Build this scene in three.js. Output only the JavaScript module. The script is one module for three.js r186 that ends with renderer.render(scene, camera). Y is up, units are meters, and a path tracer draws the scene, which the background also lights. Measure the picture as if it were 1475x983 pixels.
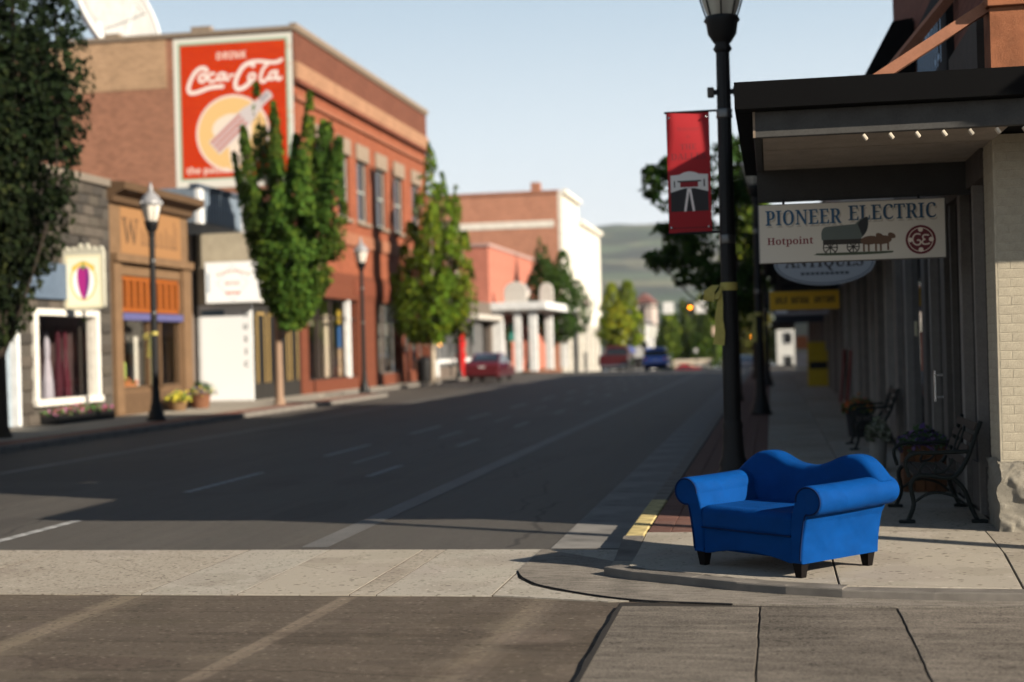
import * as THREE from 'three';
import { mergeGeometries } from 'three/addons/utils/BufferGeometryUtils.js';
import { RoundedBoxGeometry } from 'three/addons/geometries/RoundedBoxGeometry.js';

// ---------------------------------------------------------------- camera, sky, sun, exposure
const scene = new THREE.Scene();
const R = THREE.MathUtils.degToRad;
const camera = new THREE.PerspectiveCamera(26.34, 1024 / 682, 0.1, 9000);
camera.position.set(0, 1.75, 0);
camera.rotation.order = 'YXZ';
camera.rotation.set(R(0.223), R(10.109), R(-1.5));
camera.focus = 10.4;
camera.userData.fStop = 1.05;

const renderer = new THREE.WebGLRenderer({ antialias: true });
renderer.toneMapping = THREE.LinearToneMapping;
renderer.toneMappingExposure = 2.4;
renderer.shadowMap.enabled = true;

function skyTexture() {
  const w = 512, h = 256, d = new Float32Array(w * h * 4);
  const stops = [[-90, .32, .33, .335], [0, .345, .36, .37], [4, .36, .378, .39], [8, .31, .35, .38], [13, .225, .28, .33], [20, .122, .168, .222], [35, .05, .083, .13], [60, .03, .054, .092], [90, .024, .046, .082]];
  for (let j = 0; j < h; j++) {
    const el = (j + .5) / h * 180 - 90;
    let k = 0; while (k < stops.length - 2 && el > stops[k + 1][0]) k++;
    const a = stops[k], b = stops[k + 1], t = Math.min(1, Math.max(0, (el - a[0]) / (b[0] - a[0])));
    for (let i = 0; i < w; i++) {
      const o = (j * w + i) * 4;
      for (let c = 0; c < 3; c++) d[o + c] = a[c + 1] + (b[c + 1] - a[c + 1]) * t;
      d[o + 3] = 1;
    }
  }
  const t = new THREE.DataTexture(d, w, h, THREE.RGBAFormat, THREE.FloatType);
  t.mapping = THREE.EquirectangularReflectionMapping; t.magFilter = THREE.LinearFilter; t.minFilter = THREE.LinearFilter; t.needsUpdate = true;
  return t;
}
scene.background = skyTexture();
scene.environment = scene.background;

const sun = new THREE.DirectionalLight(new THREE.Color().setRGB(1, .885, .72), 5);
sun.position.set(240, 117, 100).sub(new THREE.Vector3(8, 0, 30));
sun.target.position.set(-8, 0, -30);
sun.castShadow = true;
Object.assign(sun.shadow.camera, { left: -110, right: 110, top: 60, bottom: -60, near: 10, far: 520 });
sun.shadow.mapSize.set(4096, 4096);
scene.add(sun, sun.target);

// ---------------------------------------------------------------- helpers
function rng(seed) { let s = seed | 0; return () => { s = (s + 0x6d2b79f5) | 0; let t = Math.imul(s ^ (s >>> 15), 1 | s); t = (t + Math.imul(t ^ (t >>> 7), 61 | t)) ^ t; return ((t ^ (t >>> 14)) >>> 0) / 4294967296; }; }
const hash = (x, y, s) => { let h = (x * 374761393 + y * 668265263 + s * 2147483647) | 0; h = Math.imul(h ^ (h >>> 13), 1274126177); return ((h ^ (h >>> 16)) >>> 0) / 4294967296; };
function vnoise(x, y, px, py, s) {
  const xi = Math.floor(x), yi = Math.floor(y), fx = x - xi, fy = y - yi, m = (a, b) => ((a % b) + b) % b;
  const u = fx * fx * (3 - 2 * fx), v = fy * fy * (3 - 2 * fy), g = (a, b) => hash(m(a, px), m(b, py), s);
  return (g(xi, yi) * (1 - u) + g(xi + 1, yi) * u) * (1 - v) + (g(xi, yi + 1) * (1 - u) + g(xi + 1, yi + 1) * u) * v;
}
function fbm(u, v, f, s, oct = 4) { let a = .5, t = 0, n = 0; for (let i = 0; i < oct; i++) { t += a * vnoise(u * f, v * f, f, f, s + i); n += a; a *= .5; f *= 2; } return t / n; }
function dataTex(w, h, fn, srgb = false) {
  const d = new Uint8Array(w * h * 4);
  for (let j = 0; j < h; j++) for (let i = 0; i < w; i++) {
    const c = fn((i + .5) / w, (j + .5) / h, i, j), o = (j * w + i) * 4, a = typeof c === 'number' ? [c, c, c] : c;
    for (let k = 0; k < 3; k++) d[o + k] = Math.max(0, Math.min(255, Math.round(a[k] * 255)));
    d[o + 3] = 255;
  }
  const t = new THREE.DataTexture(d, w, h, THREE.RGBAFormat);
  t.wrapS = t.wrapT = THREE.RepeatWrapping; t.magFilter = THREE.LinearFilter; t.minFilter = THREE.LinearMipmapLinearFilter; t.generateMipmaps = true;
  if (srgb) t.colorSpace = THREE.SRGBColorSpace;
  t.needsUpdate = true; return t;
}
const rep = (t, a, b = a) => { const c = t.clone(); c.repeat.set(1 / a, 1 / b); c.needsUpdate = true; return c; };
const L = (r, g, b) => new THREE.Color().setRGB(r, g, b);
const grainT = dataTex(512, 512, (u, v, i, j) => .5 + .5 * (.5 * fbm(u, v, 8, 3, 6) + .3 * fbm(u, v, 64, 9, 2) + .2 * hash(i >> 1, j >> 1, 4)) - (hash(i >> 2, j >> 2, 44) > .975 ? .14 : 0));
const blotchT = dataTex(512, 512, (u, v) => { const n = fbm(u, v, 4, 21, 6); return .55 + .45 * Math.min(1, Math.max(0, (n - .28) * 2.2)); });
const bumpT = dataTex(512, 512, (u, v, i, j) => .5 * fbm(u, v, 32, 5, 4) + .5 * hash(i >> 1, j >> 1, 6));
const brushT = dataTex(1024, 1024, (u, v, i, j) => { let t = 0, a = .5; for (let k = 0; k < 3; k++) { const f = 36 << k; t += a * vnoise(u * (10 << k), v * f, 10 << k, f, 60 + k); a *= .5; } const g = hash(i >> 2, j >> 2, 67), q = hash(i >> 3, j >> 3, 68), ln = Math.abs(((v * 9 + .08 * fbm(u, v, 6, 69, 3)) % 1) - .5); return .26 + .46 * t + .4 * (fbm(u, v, 5, 66, 6) - .25) + .36 * (g - .5) + (q > .96 ? -.2 : q < .03 ? .14 : 0) + (ln < .025 ? .12 : 0); });
const stoneT = dataTex(512, 512, (u, v) => fbm(u, v, 6, 33, 6));
function mat(c, o = {}) {
  const { g = 1.2, bump = 0, bs = .5, tex = grainT, ...rest } = o;
  const p = { color: Array.isArray(c) ? L(...c) : c, roughness: .85, ...rest }; p.specularIntensity ??= p.roughness > .55 && !p.metalness ? .3 : 1;
  if (tex && !p.map) p.map = rep(tex, g);
  if (bump) { p.bumpMap = rep(bumpT, bs); p.bumpScale = bump; }
  return new THREE.MeshPhysicalMaterial(p);
}
const plain = (c, o = {}) => mat(c, { tex: null, ...o });

function uvm(g) {                                          // uv in metres from position, by the way each face points
  if (g.index) g = g.toNonIndexed();
  const p = g.attributes.position, uv = new Float32Array(p.count * 2), a = new THREE.Vector3(), b = new THREE.Vector3(), c = new THREE.Vector3();
  for (let i = 0; i < p.count; i += 3) {
    a.fromBufferAttribute(p, i); b.fromBufferAttribute(p, i + 1); c.fromBufferAttribute(p, i + 2);
    const n = b.clone().sub(a).cross(c.clone().sub(a)), x = Math.abs(n.x), y = Math.abs(n.y), z = Math.abs(n.z);
    [a, b, c].forEach((q, k) => { const o = (i + k) * 2; if (x >= y && x >= z) { uv[o] = q.z; uv[o + 1] = q.y; } else if (y >= z) { uv[o] = q.x; uv[o + 1] = q.z; } else { uv[o] = q.x; uv[o + 1] = q.y; } });
  }
  g.setAttribute('uv', new THREE.BufferAttribute(uv, 2)); return g;
}
function B(x0, x1, y0, y1, z0, z1) { const g = new THREE.BoxGeometry(Math.abs(x1 - x0), Math.abs(y1 - y0), Math.abs(z1 - z0)); g.translate((x0 + x1) / 2, (y0 + y1) / 2, (z0 + z1) / 2); return uvm(g); }
function RB(x0, x1, y0, y1, z0, z1, r = .01, seg = 2) { const g = new RoundedBoxGeometry(Math.abs(x1 - x0), Math.abs(y1 - y0), Math.abs(z1 - z0), seg, r); g.translate((x0 + x1) / 2, (y0 + y1) / 2, (z0 + z1) / 2); return uvm(g); }
const clean = (g) => { if (g.index) g = g.toNonIndexed(); for (const k of Object.keys(g.attributes)) if (!['position', 'normal', 'uv'].includes(k)) g.deleteAttribute(k); return g; };
const M = (list) => mergeGeometries(list.map(clean));
function cyl(x, y0, y1, z, r0, r1 = r0, seg = 16) { const g = new THREE.CylinderGeometry(r1, r0, y1 - y0, seg); g.translate(x, (y0 + y1) / 2, z); return clean(g); }
function bar(a, b, w, h = w) {
  const A = new THREE.Vector3(...a), C = new THREE.Vector3(...b), d = C.clone().sub(A), g = new THREE.BoxGeometry(w, h, d.length());
  g.applyQuaternion(new THREE.Quaternion().setFromRotationMatrix(new THREE.Matrix4().lookAt(A, C, new THREE.Vector3(0, 1, 0)))); g.translate(...A.add(C).multiplyScalar(.5).toArray()); return uvm(g);
}
function rod(a, b, r, seg = 8) { return clean(new THREE.TubeGeometry(new THREE.LineCurve3(new THREE.Vector3(...a), new THREE.Vector3(...b)), 1, r, seg)); }
function tube(pts, r, n = 24, seg = 8, closed = false) { return clean(new THREE.TubeGeometry(new THREE.CatmullRomCurve3(pts.map((p) => new THREE.Vector3(...p)), closed), n, r, seg, closed)); }
function lathe(pts, seg = 24) { return clean(new THREE.LatheGeometry(pts.map(([r, y]) => new THREE.Vector2(r, y)), seg)); }
// a wall panel standing in the z,y plane whose street face lies at x (thickness t inwards to -x*side), with rectangular openings
function panelZ(x, t, z0, z1, y0, y1, holes) {
  const s = new THREE.Shape([[-z0, y0], [-z1, y0], [-z1, y1], [-z0, y1]].map(([a, b]) => new THREE.Vector2(a, b)));
  for (const [a0, a1, b0, b1] of holes) s.holes.push(new THREE.Path([[-a0, b0], [-a1, b0], [-a1, b1], [-a0, b1]].map(([a, b]) => new THREE.Vector2(a, b))));
  const g = new THREE.ExtrudeGeometry(s, { depth: Math.abs(t), bevelEnabled: false });
  g.rotateY(Math.PI / 2);                               // shape x -> -z, shape z -> x
  g.translate(t > 0 ? x : x - Math.abs(t), 0, 0); return uvm(g);
}
function prism(pts, d, o = {}) { const g = new THREE.ExtrudeGeometry(new THREE.Shape(pts.map(([a, b]) => new THREE.Vector2(a, b))), { depth: d, bevelEnabled: false, ...o }); return g; }

const taken = {};
const numbered = (n) => { const k = taken[n] = (taken[n] ?? -1) + 1; return k ? n + '_' + String(k).padStart(3, '0') : n; };
function tag(o, label, category, group) { o.userData.label = label; o.userData.category = category; if (group) o.userData.group = group; return o; }
function thing(name, label, category, pos = [0, 0, 0], turn = 0, group) { const o = new THREE.Group(); o.name = numbered(name); o.position.set(...pos); o.rotation.y = turn; scene.add(o); return tag(o, label, category, group); }
function part(parent, name, geo, m) { const o = new THREE.Mesh(geo, m); o.name = name; o.castShadow = o.receiveShadow = true; parent.add(o); return o; }
function wp(parent, name, geo, m) { let r = parent; while (r.parent && r.parent !== scene) r = r.parent; geo.translate(-r.position.x, -r.position.y, -r.position.z); return part(parent, name, geo, m); }   // geometry given in world metres
function single(name, geo, m, label, category, group) { const o = part(scene, numbered(name), geo, m); return tag(o, label, category, group); }
function struct(name, geo, m) { const o = part(scene, numbered(name), geo, m); o.userData.kind = 'structure'; return o; }
function copy(o, label) { const c = o.clone(); c.name = numbered(o.name.replace(/_\d{3}$/, '')); scene.add(c); if (label) c.userData = { ...o.userData, label }; return c; }
function canvasTex(w, h, draw) { const c = document.createElement('canvas'); c.width = w; c.height = h; draw(c.getContext('2d'), w, h); const t = new THREE.CanvasTexture(c); t.colorSpace = THREE.SRGBColorSpace; t.anisotropy = 8; return t; }
// flat printed panel facing +z, centred
function face(w, h) { return new THREE.PlaneGeometry(w, h); }
const gy = (z) => (z > -95 ? 0 : -(-95 - z) * .03);        // the street falls away beyond a crest

// ---------------------------------------------------------------- materials
const MT = {};
MT.glassDark = new THREE.MeshPhysicalMaterial({ color: L(.012, .013, .015), roughness: .04, metalness: 0, specularIntensity: 1, ior: 1.6 });
MT.pane = new THREE.MeshPhysicalMaterial({ color: 0xffffff, roughness: .02, transmission: 1, thickness: 0, ior: 1.5 });
MT.black = plain([.008, .008, .009], { roughness: .5, specularIntensity: .45 });
MT.blackDull = plain([.015, .015, .016], { roughness: .9 });
MT.iron = mat([.014, .019, .018], { roughness: .6, g: .3 });
MT.white = mat([.72, .73, .735], { g: 2 });
MT.dark = plain([.02, .02, .022], { roughness: .95 });
MT.interior = plain([.12, .1, .09], { roughness: .95 });
MT.chrome = plain([.6, .6, .6], { roughness: .25, metalness: 1 });
function pitted(seed, pits, base = '#cfccc6') { const r = rng(seed), W = 1024, t = canvasTex(W, W, (c) => {
  c.fillStyle = base; c.fillRect(0, 0, W, W); const wrap = (x, y, q, f) => { for (const a of [0, -W, W]) for (const b of [0, -W, W]) if (x + a > -q && x + a < W + q && y + b > -q && y + b < W + q) f(x + a, y + b); };
  for (let k = 0; k < 46; k++) { const x = r() * W, y = r() * W, q = 20 + r() * 120; c.globalAlpha = .05 + r() * .09; c.fillStyle = r() < .6 ? '#857e74' : '#f2efe9'; wrap(x, y, q, (X, Y) => { c.beginPath(); for (let n = 0; n < 18; n++) { const a = n * .349, e = q * (.6 + .5 * hash(n, k, seed)); c.lineTo(X + e * Math.cos(a), Y + e * Math.sin(a)); } c.fill(); }); }
  for (let k = 0; k < pits; k++) { const x = r() * W, y = r() * W, q = 1 + r() * r() * 5; c.globalAlpha = .18 + r() * .4; c.fillStyle = r() < .72 ? '#6d665d' : '#f6f3ee'; wrap(x, y, q, (X, Y) => { c.beginPath(); c.ellipse(X, Y, q * 1.2, q, r() * 3, 0, 7); c.fill(); }); }
  for (let k = 0; k < 26; k++) { c.globalAlpha = .5; c.fillStyle = '#4f4a44'; c.beginPath(); c.ellipse(r() * W, r() * W, 4 + r() * 5, 4 + r() * 4, 0, 0, 7); c.fill(); }
  for (let k = 0; k < 5; k++) { let x = r() * W, y = r() * W, a = r() * 6.3; c.globalAlpha = .5; c.strokeStyle = '#5d564e'; c.lineWidth = 1.2 + r() * 1.4; c.beginPath(); c.moveTo(x, y); for (let q = 0; q < 22; q++) { a += (r() - .5) * .9; x += 14 * Math.cos(a); y += 14 * Math.sin(a); c.lineTo(x, y); } c.stroke(); }
}); t.wrapS = t.wrapT = THREE.RepeatWrapping; return t; }
const pitA = pitted(3, 5200), pitB = pitted(5, 2600), pitC = pitted(9, 9000, '#cbc6bd');
MT.concrete = mat([.46, .43, .39], { g: 2.6, bump: .004, bs: .4, tex: pitB });
MT.concreteB = mat([.43, .395, .35], { g: 3.1, bump: .004, bs: .4, tex: pitA });
MT.concreteC = mat([.48, .446, .4], { g: 3.5, bump: .004, bs: .4, tex: pitB });
MT.concreteOld = mat([.2, .175, .15], { g: 1.3, bump: .004, bs: .5 });
MT.kerb = mat([.17, .155, .14], { g: .8, bump: .004, bs: .3, tex: blotchT });
MT.wood = mat([.12, .07, .04], { g: .4 });

// brick courses far off: tone by course and brick, for walls too distant to pick bricks apart
const brickT = dataTex(1024, 1024, (u, v, i, j) => {
  const row = Math.floor(v * 64), off = row % 2 ? .5 : 0, col = Math.floor(u * 20 + off), fu = (u * 20 + off) % 1, fv = (v * 64) % 1;
  const m = fu < .05 || fv < .16 ? .74 : 1;
  return Math.min(1, m * (.62 + .26 * hash(((col % 20) + 20) % 20, row, 7) + .24 * fbm(u, v, 8, 14, 4)));
});
const brickMat = (c, o = {}) => mat(c, { tex: brickT, g: 4.8, bump: 0, roughness: .9, ...o });
MT.brickFace = brickMat([.23, .072, .038]);
MT.brickSide = brickMat([.29, .14, .09]);
MT.brickTan = brickMat([.4, .26, .16]);
MT.brickDark = brickMat([.17, .065, .045]);
MT.stoneTrim = mat([.27, .21, .16], { g: 1.5 });
// ---------------------------------------------------------------- ground, roads, pavements
const KX = -1.28;                                            // face of the right-hand kerb
function stripXZ(x0, x1, zs, y, f = 1) {                     // sheet following the fall of the street
  const pos = [], nx = 2, idx = [], uv = [];
  zs.forEach((z) => { for (let k = 0; k < nx; k++) { const x = k ? x1 : x0; pos.push(x, gy(z) * f + y, z); uv.push(x, z); } });
  for (let i = 0; i < zs.length - 1; i++) { const a = i * 2; idx.push(a, a + 1, a + 3, a, a + 3, a + 2); }
  const g = new THREE.BufferGeometry(); g.setAttribute('position', new THREE.Float32BufferAttribute(pos, 3)); g.setAttribute('uv', new THREE.Float32BufferAttribute(uv, 2)); g.setIndex(idx); g.computeVertexNormals(); return g;
}
const ZS = (a, b, n) => Array.from({ length: n + 1 }, (_, i) => a + (b - a) * i / n);
struct('ground', stripXZ(-4000, 4000, [400, 40, -95, -130, -170, -210, -260, -320, -3600], -.06), mat([.16, .15, .1], { g: 30, tex: blotchT }));
const asphaltT = dataTex(1024, 1024, (u, v, i, j) => { const s = hash(i >> 2, j >> 2, 11), n = fbm(u, v, 5, 12, 6); return .34 + .5 * n + .16 * (s - .3) + (s > .94 ? .2 : 0) - (s < .06 ? .2 : 0); });
const streetT = (() => { const r = rng(55), W = 1024, Hh = 2048, t = canvasTex(W, Hh, (c) => {   // along v: 36 m of street, across u: its width; wheel tracks, patches, seams and stains
  c.fillStyle = '#c9c6c2'; c.fillRect(0, 0, W, Hh);
  for (let k = 0; k < 260; k++) { const x = r() * W, y = r() * Hh, l = 300 + r() * 1500; c.globalAlpha = .05 + r() * .09; c.strokeStyle = r() < .5 ? '#8d8985' : '#efece8'; c.lineWidth = 2 + r() * (r() < .25 ? 40 : 8); c.beginPath(); c.moveTo(x, y - l / 2); c.lineTo(x + (r() - .5) * 10, y + l / 2); c.stroke(); }
  for (let k = 0; k < 9; k++) { c.globalAlpha = .16 + r() * .14; c.fillStyle = r() < .6 ? '#908c88' : '#dedad6'; c.fillRect(r() * W, r() * Hh, 60 + r() * 160, 60 + r() * 260); }
  for (let k = 0; k < 70; k++) { c.globalAlpha = .06 + r() * .14; c.fillStyle = '#5c5854'; c.beginPath(); c.ellipse(r() * W, r() * Hh, 6 + r() * 26, 10 + r() * 60, 0, 0, 7); c.fill(); }
  for (let k = 0; k < 34; k++) { let x = r() * W, y = r() * Hh; const h = r() < .5; c.globalAlpha = .55; c.strokeStyle = '#4c4946'; c.lineWidth = 1.5 + r() * 2.5; c.beginPath(); c.moveTo(x, y); for (let q = 0; q < 16; q++) { x += h ? 6 + r() * 14 : (r() - .5) * 14; y += h ? (r() - .5) * 12 : 6 + r() * 14; c.lineTo(x, y); } c.stroke(); }
  for (let k = 0; k < 90000; k++) { c.globalAlpha = .12 + r() * .3; c.fillStyle = r() < .5 ? '#6c6864' : '#f4f2ee'; const q = r() < .85 ? 1.4 : 2.6; c.fillRect(r() * W, r() * Hh, q, q); }
}); t.wrapS = t.wrapT = THREE.RepeatWrapping; t.repeat.set(1 / 15.4, 1 / 36); return t; })();
MT.asphalt = mat([.098, .09, .082], { map: streetT, tex: null, bump: .006, bs: .35, roughness: .72, specularIntensity: .75 });
struct('road', stripXZ(-16.6, -1.2, [-12.2, -30, -60, -95, -130, -170, -210, -260, -330], 0), MT.asphalt);
// crossing street, with tyre polish, seams and stains worn into it
const crossT = (() => {
  const r = rng(77), W = 2048, Hh = 1024, t = canvasTex(W, Hh, (c) => {
    c.fillStyle = '#7c7670'; c.fillRect(0, 0, W, Hh);
    for (let k = 0; k < 200; k++) {                          // drag lines along the crossing street
      const y = r() * Hh, x = r() * W, l = 300 + r() * 1500; c.globalAlpha = .05 + r() * .1; c.strokeStyle = r() < .55 ? '#4c453f' : '#b4a99c'; c.lineWidth = 1 + r() * (r() < .2 ? 14 : 4);
      c.beginPath(); c.moveTo(x - l / 2, y); c.bezierCurveTo(x - l / 4, y + (r() - .5) * 14, x + l / 4, y + (r() - .5) * 14, x + l / 2, y + (r() - .5) * 10); c.stroke();
    }
    for (const [x0, y0, x1, y1, w, a] of [[420, 0, 60, 1024, 46, .22], [700, 0, 560, 1024, 60, .16], [960, 0, 880, 1024, 26, .26], [1120, 0, 1170, 1024, 40, .2], [1370, 0, 1480, 1024, 30, .22], [1480, 0, 1700, 1024, 16, .26], [300, 0, -200, 900, 24, .2], [820, 0, 700, 1024, 14, .3], [1240, 0, 1330, 1024, 12, .3], [560, 0, 260, 1024, 18, .26]]) {   // turning wheels
      for (let q = 0; q < 6; q++) { c.globalAlpha = a * .62; c.strokeStyle = q % 2 ? '#cdc4b8' : '#b3a99d'; c.lineWidth = w * (.25 + r() * .5); const d = (r() - .5) * w; c.beginPath(); c.moveTo(x0 + d, y0); c.quadraticCurveTo((x0 + x1) / 2 + 30 + d, (y0 + y1) / 2, x1 + d, y1); c.stroke(); }
    }
    for (const [x, y, w, h] of [[0, 640, 620, 150], [900, 330, 420, 120], [120, 250, 380, 90], [1250, 560, 300, 200]]) { c.globalAlpha = .2; c.fillStyle = '#4a4540'; c.beginPath(); for (let n = 0; n <= 60; n++) { const q = n / 60 * 4, sd = Math.floor(q) % 4, f = q % 1, px = sd === 0 ? f : sd === 1 ? 1 : sd === 2 ? 1 - f : 0, py = sd === 0 ? 0 : sd === 1 ? f : sd === 2 ? 1 : 1 - f; c.lineTo(x + px * w + (r() - .5) * 16, y + py * h + (r() - .5) * 10); } c.fill(); }
    for (let k = 0; k < 60; k++) { c.globalAlpha = .06 + r() * .12; c.fillStyle = r() < .7 ? '#3b3530' : '#a89d90'; c.beginPath(); c.ellipse(r() * W, r() * Hh, 10 + r() * 80, 4 + r() * 20, 0, 0, 7); c.fill(); }
    for (let k = 0; k < 110000; k++) { c.globalAlpha = .14 + r() * .42; c.fillStyle = r() < .52 ? '#34302b' : '#d3ccc2'; const s = r() < .75 ? 1.3 : r() < .97 ? 2 : 3; c.fillRect(r() * W, r() * Hh, s, s); }
    for (let k = 0; k < 900; k++) { c.globalAlpha = .05 + r() * .1; c.fillStyle = r() < .5 ? '#3f3a35' : '#c9c1b6'; c.beginPath(); c.ellipse(r() * W, r() * Hh, 6 + r() * 26, 5 + r() * 18, r() * 3, 0, 7); c.fill(); }
    for (let k = 0; k < 14; k++) { let x = r() * W, y = r() * Hh; c.globalAlpha = .5; c.strokeStyle = '#36302b'; c.lineWidth = 1.6; c.beginPath(); c.moveTo(x, y); for (let q = 0; q < 14; q++) { x += 8 + r() * 14; y += (r() - .5) * 14; c.lineTo(x, y); } c.stroke(); }
  });
  t.wrapS = t.wrapT = THREE.RepeatWrapping; return t;
})();
{
  const t = crossT.clone(); t.repeat.set(1 / 20, 1 / 10); t.offset.set(16 / 20, 0); t.needsUpdate = true;
  const g = stripXZ(-80, 80, [14, 8, 2, -3, -12.2], 0);
  struct('crossing_street', g, mat([.44, .395, .35], { map: t, tex: null, bump: .006, bs: .35, roughness: .85 }));
}
// lane markings: worn white dashes, patchy old lines
const wornT = dataTex(512, 64, (u, v) => { const n = fbm(u, v, 16, 41, 4); return n > .46 ? .62 + .38 * n : .34; });
MT.paint = mat([.4, .4, .4], { map: rep(wornT, 2.6, .3), tex: null });
MT.paintOld = mat([.32, .32, .32], { map: rep(wornT, 3.7, .3), tex: null });
const marks = thing('road_markings', 'worn white dashed lane lines painted along the main street', 'road marking'); delete marks.userData.label; delete marks.userData.category; marks.userData.kind = 'structure';
for (let k = 0; k < 14; k++) { const z = -12.9 - (k < 1 ? 0 : k * 5.85 - 1.2); part(marks, 'lane_dash', stripXZ(-7.46, -7.34, [z, z - (k ? 2.8 : 1.7)], .004), MT.paint); }
for (let k = 0; k < 12; k++) { const z = -19.5 - k * 5.85; part(marks, 'old_lane_dash', stripXZ(-5.62, -5.5, [z, z - 1.9], .004), MT.paintOld); part(marks, 'old_lane_dash', stripXZ(-6.5, -6.42, [z - 2.4, z - 4.6], .004), MT.paintOld); }
part(marks, 'parking_lane_line', stripXZ(-4.2, -3.95, ZS(-12.5, -95, 6), .004), mat([.125, .121, .117], { map: rep(asphaltT, 2.2), tex: null, roughness: .72, specularIntensity: .75 }));
part(marks, 'edge_line', stripXZ(-11.9, -11.55, ZS(-14.5, -95, 6), .004), mat([.13, .126, .122], { map: rep(asphaltT, 2.4), tex: null, roughness: .72, specularIntensity: .75 }));
// concrete crosswalk of separate slabs
{
  const cw = thing('crosswalk', '', ''); cw.userData = { kind: 'structure' };
  const xs = [-15.9, -13.2, -10.5, -8.4, -6.4, -4.6, -3.86, -3.02, -2.82, -1.98], r = rng(5);
  const ms = [MT.concreteC, mat([.52, .49, .455], { g: 3.3, bump: .008, bs: .4, tex: pitC }), mat([.5, .475, .44], { g: 2.7, bump: .006, bs: .4, tex: pitA })];
  for (let k = 0; k < xs.length - 1; k++) part(cw, 'slab', RB(xs[k] + .005, xs[k + 1] - .005, -.08, .008 + r() * .003, -12.32, -10.04, .003, 1), ms[k < 5 ? 1 : k % 3]);
  for (const x of xs.slice(1)) part(cw, 'joint_filler', B(x - .0049, x + .0049, -.04, .0078, -12.31, -10.05), mat([.13, .1, .075], { g: .3 }));
  { const g = prism([[-1.972, 11.05], [-1.93, 10.8], [-1.765, 10.47], [-1.585, 10.27], [-1.22, 9.975], [-1.0, 9.86], [-1.14, 9.84], [-1.972, 10.045]], .085); g.rotateX(-Math.PI / 2); g.translate(0, -.076, 0); part(cw, 'slab', uvm(g), ms[2]); }
  part(cw, 'slab', RB(-1.97, -1.3, -.08, .009, -12.32, -11.06, .008, 1), ms[2]);
}
// concrete street slabs at the near right, with open joints over a dark bed
{
  const sl = thing('street_slabs', '', ''); sl.userData = { kind: 'structure' };
  part(sl, 'joint_bed', B(-1.05, 9, -.05, -.012 + .017, -9.8, 4), mat([.035, .03, .026], { g: .3 }));
  const xs = [-1.04, -.125, .745, 1.62, 2.5, 3.4, 4.3], zs = [-9.62, -4.4, .5, 4];
  const ms = [[.215, .188, .16, 1.9], [.235, .205, .175, 2.3], [.2, .174, .148, 2.7]].map(([a, b, c, g]) => mat([a, b, c], { g, bump: .005, bs: .35, tex: brushT }));
  for (let i = 0; i < xs.length - 1; i++) for (let j = 0; j < zs.length - 1; j++) {
    const wob = (k, z) => .022 * (fbm(.37 * k + .1, Math.abs(z) * .045, 16, 91, 4) - .5) + .006 * (vnoise(k * 3.1, z * 14, 64, 512, 92) - .5), e = [], N = 44, za = zs[j] + .006, zb = zs[j + 1] - .006;
    for (let q = 0; q <= N; q++) { const z = za + (zb - za) * q / N; e.push([xs[i] + .007 + wob(i, z) + .004 * vnoise(i * 7, z * 22, 64, 512, 93), -z]); } for (let q = N; q >= 0; q--) { const z = za + (zb - za) * q / N; e.push([xs[i + 1] - .007 + wob(i + 1, z) - .004 * vnoise(i * 9 + 4, z * 22, 64, 512, 94), -z]); }
    const g = prism(e.reverse(), .066, { bevelEnabled: true, bevelSize: .003, bevelThickness: .005, bevelSegments: 1 }); g.rotateX(-Math.PI / 2); g.translate(0, -.055, 0); part(sl, 'slab', uvm(g), ms[(i * 2 + j) % 3]);
  }
  part(sl, 'tar_joint', (() => { const r = rng(8), s = []; for (let k = 0; k <= 30; k++) s.push([-1.04 - r() * .024, 9.62 - k * .28]); for (let k = 30; k >= 0; k--) s.push([-1.02, 9.62 - k * .28]); const g = prism(s, .012); g.rotateX(-Math.PI / 2); g.translate(0, .006, 0); return uvm(g); })(), mat([.03, .027, .025], { g: .3 }));
}
// curved gutter apron round the corner
{
  const pts = [[-1.98, 11.1], [-1.9, 10.82], [-1.74, 10.5], [-1.56, 10.3], [-1.2, 10.0], [-.9, 9.84], [-.3, 9.72], [.5, 9.66], [9, 9.62], [9, 10.4], [-1.1, 11.4], [-1.98, 12.3]];
  const g = prism(pts, .05); g.rotateX(-Math.PI / 2); g.translate(0, -.032, 0); struct('gutter_apron', uvm(g), mat([.3, .268, .232], { g: 1.1, bump: .005, bs: .35, tex: brushT }));
  struct('gutter_apron', uvm(M([tube(pts.slice(0, 7).map(([x, z]) => [x, .014, -z]), .006, 40, 5)])), MT.blackDull);
}
const walkY = (z) => .12 - .04 * THREE.MathUtils.clamp((z + 12.55) / .95, 0, 1);
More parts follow.
